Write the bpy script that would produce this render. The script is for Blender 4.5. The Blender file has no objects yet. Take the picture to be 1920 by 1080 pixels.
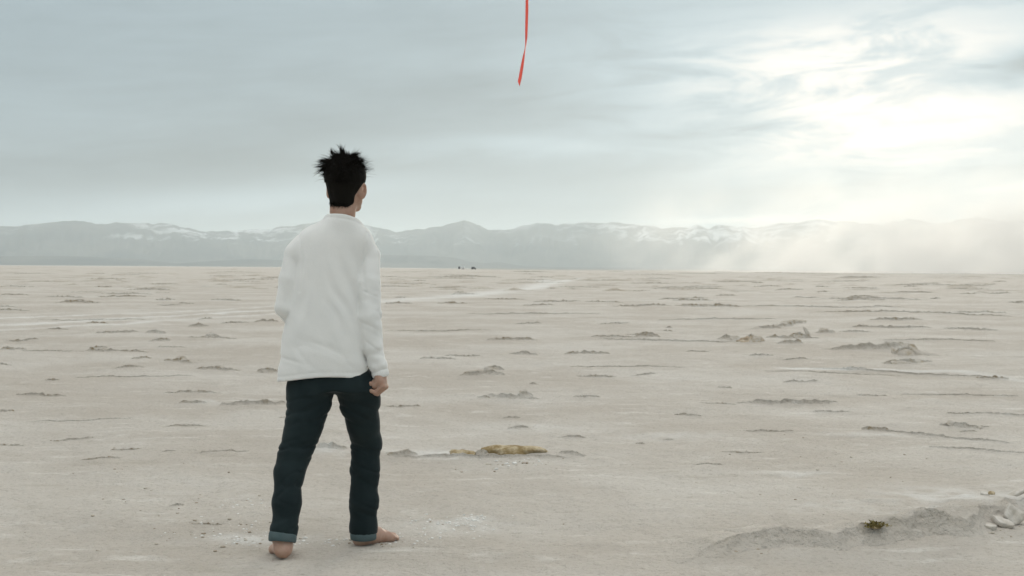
import bpy, math, random
import numpy as np
from mathutils import Matrix, Vector

sc = bpy.context.scene
R = math.radians

# ------------------------------------------------------------------ camera
CAM_H, F_PX, IW, IH = 1.24, 2637.0, 1920.0, 1080.0
cam_d = bpy.data.cameras.new("camera")
cam = bpy.data.objects.new("camera", cam_d)
sc.collection.objects.link(cam)
sc.camera = cam
cam_d.sensor_width = 36.0
cam_d.lens = 36.0 * F_PX / IW
cam_d.clip_start = 0.05
cam_d.clip_end = 80000
cam.matrix_world = (Matrix.Translation((0, 0, CAM_H)) @ Matrix.Rotation(R(90 - 0.80), 4, 'X')
                    @ Matrix.Rotation(R(0.39), 4, 'Z'))
cam_d.dof.use_dof = True
cam_d.dof.focus_distance = 6.2
cam_d.dof.aperture_fstop = 10.0

# ------------------------------------------------------------------ light and sky
SUN_AZ, SUN_EL = R(14.6), R(6.5)          # clockwise from +Y, above the horizon
world = bpy.data.worlds.new("World")
sc.world = world
world.use_nodes = True
SKY_STRENGTH = 0.1
world.cycles.sampling_method = 'MANUAL'
world.cycles.sample_map_resolution = 256
sun_d = bpy.data.lights.new("sun", 'SUN')
sun = bpy.data.objects.new("sun", sun_d)
sc.collection.objects.link(sun)
sun_d.energy = 1.5
sun_d.angle = R(10)
sun_d.color = (1.0, 0.90, 0.74)
sdir = Vector((math.sin(SUN_AZ) * math.cos(SUN_EL), math.cos(SUN_AZ) * math.cos(SUN_EL), math.sin(SUN_EL)))
sun.rotation_euler = sdir.to_track_quat('Z', 'Y').to_euler()
sun.location = (10, 40, 30)

sc.view_settings.view_transform = 'Standard'
sc.view_settings.look = 'None'
sc.view_settings.exposure = 0.10
sc.view_settings.gamma = 1.0
sc.render.engine = 'CYCLES'
cy = sc.cycles
cy.use_denoising = True
cy.use_adaptive_sampling = True
cy.adaptive_threshold = 0.02
cy.max_bounces = 6
cy.diffuse_bounces = 3
cy.volume_bounces = 1
cy.filter_width = 1.5


class Nodes:
    """small helper to write node trees as expressions"""
    def __init__(self, tree):
        self.t = tree

    def new(self, kind, **props):
        n = self.t.nodes.new(kind)
        for k, v in props.items():
            setattr(n, k, v)
        return n

    def put(self, sock, v):
        if isinstance(v, bpy.types.NodeSocket):
            self.t.links.new(v, sock)
        else:
            sock.default_value = v

    def m(self, op, a, b=0.0, c=None):
        n = self.new('ShaderNodeMath', operation=op)
        self.put(n.inputs[0], a)
        self.put(n.inputs[1], b)
        if c is not None:
            self.put(n.inputs[2], c)
        return n.outputs[0]

    def add(self, *a):
        r = a[0]
        for x in a[1:]:
            r = self.m('ADD', r, x)
        return r

    def mul(self, *a):
        r = a[0]
        for x in a[1:]:
            r = self.m('MULTIPLY', r, x)
        return r

    def sub(self, a, b):
        return self.m('SUBTRACT', a, b)

    def xyz(self, x, y, z):
        n = self.new('ShaderNodeCombineXYZ')
        for i, v in enumerate((x, y, z)):
            self.put(n.inputs[i], v)
        return n.outputs[0]

    def sep(self, v):
        n = self.new('ShaderNodeSeparateXYZ')
        self.put(n.inputs[0], v)
        return n.outputs

    def vscale(self, v, s):
        n = self.new('ShaderNodeVectorMath', operation='MULTIPLY')
        self.put(n.inputs[0], v)
        n.inputs[1].default_value = s
        return n.outputs[0]

    def noise(self, v, scale=1.0, detail=4.0, rough=0.55, dist=0.0):
        n = self.new('ShaderNodeTexNoise')
        self.put(n.inputs['Vector'], v)
        n.inputs['Scale'].default_value = scale
        n.inputs['Detail'].default_value = detail
        n.inputs['Roughness'].default_value = rough
        n.inputs['Distortion'].default_value = dist
        return n.outputs['Fac']

    def ramp(self, x, a, b, lo=0.0, hi=1.0, smooth=True):
        n = self.new('ShaderNodeMapRange')
        n.interpolation_type = 'SMOOTHSTEP' if smooth else 'LINEAR'
        self.put(n.inputs['Value'], x)
        for k, v in (('From Min', a), ('From Max', b), ('To Min', lo), ('To Max', hi)):
            n.inputs[k].default_value = v
        return n.outputs['Result']

    def mix(self, f, a, b):
        n = self.new('ShaderNodeMix', data_type='RGBA')
        self.put(n.inputs[0], f)
        self.put(n.inputs[6], a)
        self.put(n.inputs[7], b)
        return n.outputs[2]


def build_sky():
    t = world.node_tree
    t.nodes.clear()
    N = Nodes(t)
    d = N.new('ShaderNodeTexCoord').outputs['Generated']
    x, y, z = N.sep(d)
    az = N.mul(N.m('ARCTAN2', x, y), 57.2958)
    el = N.mul(N.m('ARCSINE', z), 57.2958)
    zc = N.add(N.m('MAXIMUM', z, 0.0), 0.09)
    flat = N.xyz(N.m('DIVIDE', x, zc), N.m('DIVIDE', y, zc), 0.0)       # cloud deck seen in perspective
    streak = N.xyz(N.mul(az, 0.10), N.mul(N.sub(el, N.mul(az, 0.07)), 0.62), 0.0)
    warp = N.sub(N.noise(streak, 0.9, 3.0, 0.6), 0.5)
    fine = N.sub(N.noise(streak, 1.7, 5.0, 0.62, 0.4), 0.5)
    deck = N.sub(N.noise(flat, 0.55, 3.0, 0.6), 0.5)
    elw = N.add(el, N.mul(warp, 1.5), N.mul(fine, 0.55))

    def blob(a0, e0, la, le, slope, amp, e=elw, power=2.0):
        da = N.sub(az, a0)
        de = N.sub(N.sub(e, e0), N.mul(da, slope))
        qa, qe = N.mul(da, 1.0 / la), N.mul(de, 1.0 / le)
        qa = N.mul(qa, qa)
        if power > 2:
            qa = N.mul(qa, qa)
        q = N.m('MULTIPLY_ADD', qe, qe, qa)
        return N.mul(N.m('EXPONENT', N.mul(q, -1.0)), amp)

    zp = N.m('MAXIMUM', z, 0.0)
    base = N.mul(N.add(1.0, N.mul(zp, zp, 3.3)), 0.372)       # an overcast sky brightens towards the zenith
    brk = N.ramp(N.noise(N.xyz(N.mul(az, 0.16), N.mul(N.sub(el, N.mul(az, 0.04)), 0.75), 3.0), 1.0, 5.0, 0.6, 0.8), 0.34, 0.62)
    core = N.mul(blob(15.3, 5.5, 5.0, 1.8, 0.03, 0.40), N.add(0.55, N.mul(brk, 0.60)))
    parts = [base, core,
             blob(16.5, 5.5, 11.5, 8.0, 0.0, 0.32, el),
             N.mul(blob(12.5, 8.3, 7.0, 1.5, 0.06, 0.30), brk),
             N.mul(blob(12.0, 6.0, 9.0, 4.0, 0.0, 0.16), N.sub(brk, 0.5)),
             blob(-13.5, 2.30, 8.5, 0.60, 0.11, 0.16),
             blob(-17.0, 3.7, 10.5, 1.15, 0.08, -0.12),
             blob(-9.0, 5.6, 8.0, 1.7, 0.06, -0.055),
             blob(1.5, 5.0, 8.0, 0.42, 0.03, 0.15),
             blob(-2.0, 4.0, 7.0, 0.75, 0.02, -0.05),
             blob(0.5, 6.7, 5.5, 0.9, -0.04, -0.075),
             blob(9.0, 5.65, 4.2, 0.36, 0.10, -0.20),
             blob(15.0, 3.35, 9.0, 0.80, 0.03, -0.21),
             blob(20.2, 7.9, 2.2, 0.70, 0.10, -0.42),
             blob(15.5, 7.2, 2.6, 0.25, 0.00, -0.14),
             blob(19.6, 3.25, 1.8, 0.19, 0.16, 0.30),
             blob(20.5, 4.4, 3.4, 0.60, 0.10, -0.24),
             blob(10.2, 2.00, 4.6, 0.15, 0.02, 0.34, el, 4.0),
             N.mul(deck, 0.15), N.mul(fine, 0.12), N.mul(warp, 0.10)]
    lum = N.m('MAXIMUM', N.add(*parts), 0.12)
    warm = N.ramp(lum, 0.50, 0.95)
    tint = N.mix(warm, (0.785, 0.985, 1.085, 1), (1.0, 0.995, 0.96, 1))
    vm = N.new('ShaderNodeVectorMath', operation='SCALE')
    N.put(vm.inputs[0], tint)
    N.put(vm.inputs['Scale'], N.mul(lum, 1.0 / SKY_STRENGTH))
    nish = N.new('ShaderNodeTexSky', sky_type='NISHITA')
    nish.sun_disc = False
    nish.sun_elevation = SUN_EL
    nish.sun_rotation = SUN_AZ
    nish.air_density = 1.0
    nish.dust_density = 2.0
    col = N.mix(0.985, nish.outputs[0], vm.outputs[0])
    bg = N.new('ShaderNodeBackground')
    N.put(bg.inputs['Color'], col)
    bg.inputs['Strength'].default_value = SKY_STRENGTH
    out = N.new('ShaderNodeOutputWorld')
    t.links.new(bg.outputs[0], out.inputs['Surface'])


build_sky()

# ------------------------------------------------------------------ pixel <-> place helpers
_MW = np.array(cam.matrix_world)


def ray(px, py):
    v = np.array(((px - IW / 2) / F_PX, -(py - IH / 2) / F_PX, -1.0))
    return _MW[:3, :3] @ v


def ground_at(px, py):
    d = ray(px, py)
    t = -CAM_H / d[2]
    return np.array((d[0] * t, d[1] * t))


def horizon(px):
    return 503.2 + (px - 960) * 0.0068


def px_size(dist):
    return dist / F_PX


# ------------------------------------------------------------------ numpy noise
def _hash(ix, iy, iz, seed):
    u = np.uint32
    h = (ix.astype(np.int32).astype(u) * u(374761393) + iy.astype(np.int32).astype(u) * u(668265263)
         + u((seed * 974634713) & 0xffffffff))
    if iz is not None:
        h = h + iz.astype(np.int32).astype(u) * u(2246822519)
    h = (h ^ (h >> u(13))) * u(1274126177)
    h = (h ^ (h >> u(16))) * u(2246822519)
    return ((h ^ (h >> u(15))) & u(0xffffff)).astype(np.float32) * np.float32(1 / 16777215.0)


def vnoise2(x, y, seed=0):
    x = np.asarray(x, float)
    y = np.asarray(y, float)
    ix, iy = np.floor(x), np.floor(y)
    fx, fy = x - ix, y - iy
    fx = fx * fx * fx * (fx * (fx * 6 - 15) + 10)
    fy = fy * fy * fy * (fy * (fy * 6 - 15) + 10)
    z = None
    a, b = _hash(ix, iy, z, seed), _hash(ix + 1, iy, z, seed)
    c, d = _hash(ix, iy + 1, z, seed), _hash(ix + 1, iy + 1, z, seed)
    return (a + (b - a) * fx) * (1 - fy) + (c + (d - c) * fx) * fy - 0.5


def fbm2(x, y, octv=4, seed=0, gain=0.5):
    s, a, t = 0.0, 1.0, 0.0
    for i in range(octv):
        s = s + a * vnoise2(x * 2.03 ** i + 17.3 * i, y * 2.03 ** i - 9.1 * i, seed + i)
        t += a
        a *= gain
    return s / t * 2


def vnoise3(x, y, z, seed=0):
    ix, iy, iz = np.floor(x), np.floor(y), np.floor(z)
    f = []
    for q, iq in ((x, ix), (y, iy), (z, iz)):
        w = q - iq
        f.append(w * w * (3 - 2 * w))
    r = 0
    for dx in (0, 1):
        for dy in (0, 1):
            for dz in (0, 1):
                w = (f[0] if dx else 1 - f[0]) * (f[1] if dy else 1 - f[1]) * (f[2] if dz else 1 - f[2])
                r = r + w * _hash(ix + dx, iy + dy, iz + dz, seed)
    return (r - 0.5) * 2


# ------------------------------------------------------------------ object helpers
def mesh_obj(name, verts, faces, mat=None, parent=None, smooth=True, attrs=None):
    me = bpy.data.meshes.new(name)
    verts = np.asarray(verts, np.float32)
    if isinstance(faces, np.ndarray):
        n, k = faces.shape
        me.vertices.add(len(verts))
        me.vertices.foreach_set('co', verts.ravel())
        me.loops.add(n * k)
        me.loops.foreach_set('vertex_index', faces.astype(np.int32).ravel())
        me.polygons.add(n)
        me.polygons.foreach_set('loop_start', np.arange(0, n * k, k, dtype=np.int32))
        me.polygons.foreach_set('loop_total', np.full(n, k, np.int32))
    else:
        me.from_pydata([tuple(map(float, v)) for v in verts], [], [tuple(map(int, f)) for f in faces])
    if attrs:
        for an, av in attrs.items():
            a = me.attributes.new(an, 'FLOAT', 'POINT')
            a.data.foreach_set('value', np.asarray(av, np.float32))
    me.update(calc_edges=True)
    me.validate()
    if smooth:
        me.polygons.foreach_set('use_smooth', np.ones(len(me.polygons), bool))
    if mat:
        me.materials.append(mat)
    ob = bpy.data.objects.new(name, me)
    sc.collection.objects.link(ob)
    if parent:
        ob.parent = parent
    return ob


def empty(name, loc=(0, 0, 0)):
    o = bpy.data.objects.new(name, None)
    o.location = loc
    o.empty_display_size = 0.1
    sc.collection.objects.link(o)
    return o


def tag(o, label=None, category=None, group=None, kind=None):
    for k, v in (('label', label), ('category', category), ('group', group), ('kind', kind)):
        if v:
            o[k] = v
    return o


def grid_faces(nu, nv, wrap=False):
    i = np.arange(nu - 1)[:, None]
    j = np.arange(nv if wrap else nv - 1)[None, :]
    j2 = (j + 1) % nv
    f = np.stack(np.broadcast_arrays(i * nv + j, (i + 1) * nv + j, (i + 1) * nv + j2, i * nv + j2), -1)
    return f.reshape(-1, 4)


def material(name, color, rough=0.8, spec=0.3):
    m = bpy.data.materials.new(name)
    m.use_nodes = True
    b = m.node_tree.nodes['Principled BSDF']
    b.inputs['Base Color'].default_value = (*color, 1)
    b.inputs['Roughness'].default_value = rough
    b.inputs['Specular IOR Level'].default_value = spec
    return m, Nodes(m.node_tree), b


def bump(N, b, height, strength=0.3, dist=0.01):
    n = N.new('ShaderNodeBump')
    n.inputs['Strength'].default_value = strength
    n.inputs['Distance'].default_value = dist
    N.put(n.inputs['Height'], height)
    N.put(b.inputs['Normal'], n.outputs[0])


# ------------------------------------------------------------------ materials
def mat_playa():
    m, N, b = material('playa_crust', (0.5, 0.47, 0.41), 0.92, 0.15)
    pos = N.new('ShaderNodeNewGeometry').outputs['Position']
    tint = N.new('ShaderNodeAttribute', attribute_name='tint').outputs['Fac']
    salt = N.new('ShaderNodeAttribute', attribute_name='salt').outputs['Fac']
    far = N.new('ShaderNodeAttribute', attribute_name='far').outputs['Fac']
    big = N.noise(pos, 0.35, 4.0, 0.6)
    mid = N.noise(pos, 2.6, 5.0, 0.62)
    strk = N.noise(N.vscale(pos, (0.45, 1.6, 1.0)), 3.2, 5.0, 0.66)
    sml = N.noise(pos, 38.0, 4.0, 0.65)
    grain = N.noise(pos, 120.0, 2.0, 0.7)
    c = N.mix(N.ramp(big, 0.36, 0.66), (0.485, 0.440, 0.385, 1), (0.575, 0.540, 0.490, 1))
    c = N.mix(N.ramp(mid, 0.56, 0.76, 0, 0.7), c, (0.66, 0.63, 0.58, 1))
    c = N.mix(N.ramp(strk, 0.56, 0.74, 0, 0.75), c, (0.70, 0.67, 0.62, 1))
    c = N.mix(N.ramp(strk, 0.44, 0.28, 0, 0.55), c, (0.41, 0.37, 0.31, 1))
    c = N.mix(N.ramp(sml, 0.50, 0.30, 0, 0.55), c, (0.33, 0.295, 0.245, 1))  # shade of small pits painted into the colour, darkest in the bump's hollows
    c = N.mix(N.ramp(grain, 0.60, 0.78, 0, 0.55), c, (0.76, 0.74, 0.70, 1))  # highlights on lit grains painted in as bright flecks
    c = N.mix(salt, c, (0.72, 0.71, 0.68, 1))
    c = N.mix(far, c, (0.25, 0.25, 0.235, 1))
    spots = N.ramp(N.noise(pos, 11.0, 5.0, 0.7), 0.40, 0.62)
    c = N.mix(N.mul(tint, spots), c, (0.29, 0.22, 0.12, 1))
    N.put(b.inputs['Base Color'], c)
    grit = N.new('ShaderNodeTexVoronoi')
    N.put(grit.inputs['Vector'], pos)
    grit.inputs['Scale'].default_value = 26.0
    cell = N.ramp(grit.outputs['Distance'], 0.0, 0.6, 1.0, 0.0)
    h = N.add(N.mul(sml, 1.0), N.mul(N.noise(pos, 9.0, 4.0, 0.6), 2.2), N.mul(grain, .5), N.mul(cell, 0.16), N.mul(mid, 2.0))
    bump(N, b, h, 0.9, 0.020)
    return m


PLAYA = mat_playa()


def mat_slab():
    m, N, b = material('salt_slab', (0.6, 0.58, 0.53), 0.85, 0.2)
    pos = N.new('ShaderNodeNewGeometry').outputs['Position']
    n1 = N.noise(pos, 14.0, 5.0, 0.65)
    c = N.mix(N.ramp(n1, 0.35, 0.68), (0.44, 0.40, 0.34, 1), (0.60, 0.565, 0.515, 1))
    N.put(b.inputs['Base Color'], c)
    bump(N, b, N.add(N.noise(pos, 60.0, 4.0, 0.7), n1), 0.6, 0.008)
    return m


def mat_mud(name='ochre_mud', c1=(0.27, 0.20, 0.10, 1), c2=(0.54, 0.455, 0.32, 1)):
    m, N, b = material(name, (0.4, 0.31, 0.17), 0.95, 0.1)
    pos = N.new('ShaderNodeNewGeometry').outputs['Position']
    n1 = N.noise(pos, 11.0, 6.0, 0.7)
    c = N.mix(N.ramp(n1, 0.40, 0.62), c1, c2)
    N.put(b.inputs['Base Color'], c)
    bump(N, b, n1, 0.8, 0.015)
    return m


def mat_mountain(snowy):
    m, N, b = material('mountain_rock', (0.16, 0.15, 0.13), 0.95, 0.05)
    pos = N.new('ShaderNodeNewGeometry').outputs['Position']
    alt = N.sep(pos)[2]
    n0 = N.noise(pos, 0.0012, 6.0, 0.6)
    rock = N.mix(N.ramp(n0, 0.35, 0.65), (0.055, 0.065, 0.070, 1), (0.125, 0.125, 0.115, 1))
    if snowy:
        slope = N.sep(N.new('ShaderNodeNewGeometry').outputs['Normal'])[0]
        st = N.noise(N.vscale(pos, (1, 1, 1.6)), 0.0042, 6.0, 0.66, 0.6)
        cover = N.add(N.ramp(alt, 120, 330), N.mul(slope, -0.35))
        f = N.ramp(N.add(st, N.mul(cover, 0.22)), 0.67, 0.82, 0.0, 0.75)
        f = N.mul(f, N.ramp(N.noise(pos, .00038, 3.0), .40, .58))
        rock = N.mix(f, rock, (0.78, 0.80, 0.82, 1))
    N.put(b.inputs['Base Color'], rock)
    return m


def mat_cloth(name, c1, c2, rough, scale, wob=3.0, bump_s=0.35, sheen=0.0):
    m, N, b = material(name, c1, rough, 0.15)
    co = N.new('ShaderNodeTexCoord').outputs['Object']
    n1 = N.noise(co, wob, 5.0, 0.6)
    N.put(b.inputs['Base Color'], N.mix(N.ramp(n1, 0.35, 0.65), (*c1, 1), (*c2, 1)))
    w = N.noise(N.vscale(co, (1.0, 1.0, 0.55)), scale, 3.0, 0.6)
    w2 = N.noise(co, 22.0, 4.0, 0.55)
    bump(N, b, N.add(w, N.mul(w2, 1.6)), bump_s, 0.004)
    b.inputs['Sheen Weight'].default_value = sheen
    b.inputs['Sheen Roughness'].default_value = 0.35
    return m


def mat_skin():
    m, N, b = material('skin', (0.42, 0.24, 0.165), 0.55, 0.35)
    co = N.new('ShaderNodeTexCoord').outputs['Object']
    n1 = N.noise(co, 18.0, 5.0, 0.6)
    N.put(b.inputs['Base Color'], N.mix(N.ramp(n1, 0.3, 0.7), (0.36, 0.215, 0.155, 1), (0.46, 0.305, 0.235, 1)))
    b.inputs['Subsurface Weight'].default_value = 0.25
    b.inputs['Subsurface Radius'].default_value = (0.012, 0.005, 0.003)
    b.inputs['Subsurface Scale'].default_value = 1.0
    bump(N, b, N.noise(co, 160.0, 3.0), 0.15, 0.002)
    return m


# ------------------------------------------------------------------ ground sheet
PX, PY = ground_at(628, 1030)[0], 6.15      # where the walker stands


def ground_h(x, y):
    r = np.hypot(x, y)
    h = 0.022 * fbm2(x * 0.55, y * 0.55, 3, 3) + 0.016 * fbm2(x * 1.9, y * 1.4, 4, 11)
    h = h + 0.010 * np.clip(fbm2(x * 5.0, y * 3.6, 3, 23), -0.2, 1)
    h = h + 0.006 * fbm2(x * 14, y * 11, 3, 31)
    # low heaved plates
    p = fbm2(x * 0.9 + 4, y * 0.42 + 1, 4, 47)
    h = h + 0.034 * np.clip(p - 0.22, 0, 1)
    h = h + 0.007 * np.clip(fbm2(x * 3.1 + 7, y * 9.0, 3, 59) - 0.15, 0, 1)
    amp = 1.0 + 0.6 * np.clip((r - 8) / 40, 0, 1)
    calm = 1 - 0.75 * np.exp(-(((x - PX) / 0.6) ** 2 + ((y - PY) / 0.7) ** 2))
    fade = np.clip(1.2 - r / 900.0, 0.0, 1)
    return h * amp * calm * fade


def seg_dist(x, y, pts):
    best = np.full(np.shape(x), 1e9)
    for (ax, ay), (bx, by) in zip(pts[:-1], pts[1:]):
        dx, dy = bx - ax, by - ay
        t = np.clip(((x - ax) * dx + (y - ay) * dy) / (dx * dx + dy * dy), 0, 1)
        best = np.minimum(best, np.hypot(x - ax - t * dx, y - ay - t * dy))
    return best


TRACKS = [
    ([(600, 572), (800, 560), (930, 549), (1000, 540), (1035, 530), (1100, 520)], 1.1),
    ([(660, 566), (860, 556), (960, 546), (1020, 536), (1010, 529), (1040, 523)], 0.9),
    ([(-60, 612), (150, 602), (330, 592), (520, 582), (700, 572)], 0.35),
    ([(-60, 622), (150, 611), (330, 600), (520, 589), (700, 577)], 0.30),
    ([(-60, 600), (150, 592), (330, 584), (520, 574)], 0.25),
    ([(1480, 690), (1640, 694), (1790, 697), (1930, 712)], 0.16),
]


TRACKS_G = [([tuple(ground_at(*p)) for p in pts], w) for pts, w in TRACKS]


def salt_at(x, y):
    s = np.zeros(np.shape(x))
    n1 = 0.62 + 0.4 * fbm2(x * 0.8, y * 0.3, 3, 71)
    n2 = np.clip(0.55 + 1.3 * fbm2(x * 9, y * 7, 3, 83), 0, 1)
    for g, w in TRACKS_G:
        d = seg_dist(x, y, g)
        s = np.maximum(s, np.exp(-(d / w) ** 2) * n1)
    # crushed salt beside the walker and on the plate above the broken ledge
    for (px, py, sx, sy, a) in ((850, 985, 0.22, 0.20, 0.5), (890, 972, 0.12, 0.10, 0.6), (1810, 940, 0.42, 0.42, 0.75),
                                (1640, 960, 0.8, 0.22, 0.35), (820, 850, 0.30, 0.20, 0.7), (620, 848, 0.3, 0.25, 0.6),
                                (1640, 815, 0.35, 0.22, 0.45), (1250, 815, 0.5, 0.3, 0.35), (420, 755, 0.4, 0.3, 0.5),
                                (470, 1010, 0.25, 0.12, 0.7), (1000, 800, 0.4, 0.3, 0.3), (1480, 885, .25, .12, .5)):
        cx, cyy = ground_at(px, py)
        q = np.exp(-(((x - cx) / sx) ** 2 + ((y - cyy) / sy) ** 2))
        s = np.maximum(s, a * q * n2)
    return np.clip(s, 0, 1)


def build_ground():
    ang = np.concatenate([np.linspace(-180, -46, 40, endpoint=False), np.linspace(-46, -25, 50, endpoint=False),
                          np.linspace(-25, 25, 620, endpoint=False), np.linspace(25, 46, 50, endpoint=False),
                          np.linspace(46, 180, 40)]) * math.pi / 180
    rad = np.concatenate([[0.05, 0.6, 1.3, 2.2], np.geomspace(3.0, 140, 720, endpoint=False),
                          np.geomspace(140, 26000, 110)])
    A, Q = np.meshgrid(ang, rad)
    x, y = np.sin(A) * Q, np.cos(A) * Q
    z = ground_h(x, y)
    salt = salt_at(x, y)
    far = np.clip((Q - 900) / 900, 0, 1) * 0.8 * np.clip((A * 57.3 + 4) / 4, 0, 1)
    v = np.stack([x, y, z], -1).reshape(-1, 3)
    f = grid_faces(len(rad), len(ang))
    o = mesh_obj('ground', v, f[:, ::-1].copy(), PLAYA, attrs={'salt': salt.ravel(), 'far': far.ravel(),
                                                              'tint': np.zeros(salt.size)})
    return tag(o, 'pale cracked salt flat reaching to the mountains', kind='structure')


GROUND = build_ground()
if GROUND.data.polygons[5000].normal.z < 0:
    GROUND.data.flip_normals()

rng = np.random.default_rng(7)


# ------------------------------------------------------------------ heaved crust ridges (pieces of the ground)
def ridge(pts, hgt, tint=0.0, back=5.0, front=0.9, seed=0, name='crust_ridge', n=None, rows=None, rag=0.35):
    """pts: (k,2) crest line in plan, hgt: crest height per point; steep side faces the camera"""
    pts = np.asarray(pts, float)
    k = len(pts)
    s = np.concatenate([[0], np.cumsum(np.hypot(*np.diff(pts, axis=0).T))])
    n = n or int(np.clip(s[-1] / max(np.max(hgt), .01) * 3, 16, 64))
    t = np.linspace(0, s[-1], n)
    P = np.stack([np.interp(t, s, pts[:, 0]), np.interp(t, s, pts[:, 1])], -1)
    H = np.interp(t, s, hgt)
    Hm = max(H.max(), 1e-3)
    f1 = 0.75 / Hm
    jag = fbm2(t * f1 + seed * 7.7, np.full(n, seed * 3.1), 4, 101)
    H = H * np.clip(1 + rag * 1.8 * jag, 0.15, 1.9)
    tg = np.gradient(P, axis=0)
    tg /= np.linalg.norm(tg, axis=1)[:, None] + 1e-9
    nrm = np.stack([tg[:, 1], -tg[:, 0]], -1)
    toward = -P / (np.linalg.norm(P, axis=1)[:, None] + 1e-9)
    nrm *= np.sign(np.sum(nrm * toward, 1))[:, None]
    ks = max(3, n // 6) | 1
    nrm = np.stack([np.convolve(np.pad(nrm[:, i], ks // 2, 'edge'), np.ones(ks) / ks, 'valid') for i in (0, 1)], -1)
    nrm /= np.linalg.norm(nrm, axis=1)[:, None]
    wig = fbm2(t * f1 * 0.5 + seed, np.full(n, seed * 1.3 + 5), 3, 55)
    P = P + nrm * (wig * Hm * 1.6)[:, None]
    rows = rows or [(-1.0, -0.12), (-0.72, 0.14), (-0.42, 0.44), (-0.18, 0.80), (-0.05, 0.98), (0.02, 1.0),
                    (0.06, 0.86), (0.16, 0.58), (0.34, 0.30), (0.70, 0.12), (1.25, -0.14)]
    U = np.array([q[0] for q in rows])[:, None]
    W = np.array([q[1] for q in rows])[:, None]
    ri = np.arange(len(rows))[:, None]
    jit = fbm2(t[None] * f1 * 2.2 + ri * .35, ri * 1.1 + seed + 0 * t[None], 4, 77)
    off = np.where(U < 0, back, front) * U * Hm * np.where(np.abs(U) > .03, 1 + .25 * jit, 1)
    q = P[None] + nrm[None] * off[..., None]
    gz = ground_h(q[..., 0], q[..., 1])
    zz = gz + np.where(W > 0, W * H[None] * (1 + .20 * jit), W * Hm * 0.6 - .004)
    zz = zz - 0.022 * np.clip(1 - H / Hm / 0.4, 0, 1)[None] - np.where(W < 0, .006, 0)
    v = np.concatenate([q, zz[..., None]], -1)
    e = np.clip(H / Hm, 0, 2)[None]
    tn = np.clip(tint * np.exp(-((U - .05) / .33) ** 2) * (.4 + .9 * e) * (.55 + 1.2 * jag[None]), 0, 1)
    v[:, 0, 2] -= 0.004
    v[:, -1, 2] -= 0.004
    o = mesh_obj(name, v.reshape(-1, 3), grid_faces(len(rows), n), PLAYA, GROUND,
                 attrs={'tint': np.array(tn).ravel(), 'salt': salt_at(v[..., 0], v[..., 1]).ravel(),
                        'far': np.zeros(v.shape[0] * v.shape[1])})
    if o.data.polygons[len(o.data.polygons) // 2].normal.z < 0:
        o.data.flip_normals()
    return o


def px_ridge(px, py, w, h, tint=0.2, slope=0.0, seed=0, skew=0.0, label=None, lump=0.0):
    """a ridge whose foot is seen at px,py (1920 px frame), w wide and h high there"""
    k = 7
    u = np.linspace(-1, 1, k)
    pts, hg = [], []
    for q in u:
        g = ground_at(px + q * w / 2, max(py + slope * q * w / 2, horizon(px) + 2))
        pts.append(g)
        d = np.hypot(*g)
        e = max(0.0, 1 - abs((q - skew) / (1 + abs(skew) * (1 if q < skew else -1) * np.sign(skew) + 1e-6)) ** 2.6)
        hg.append(0.74 * h * px_size(d) * (0.08 + 0.92 * e))
    o = ridge(pts, hg, tint, back=5.0 + lump, front=0.75, seed=seed)
    if label:
        o['label'] = label
    return o


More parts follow.
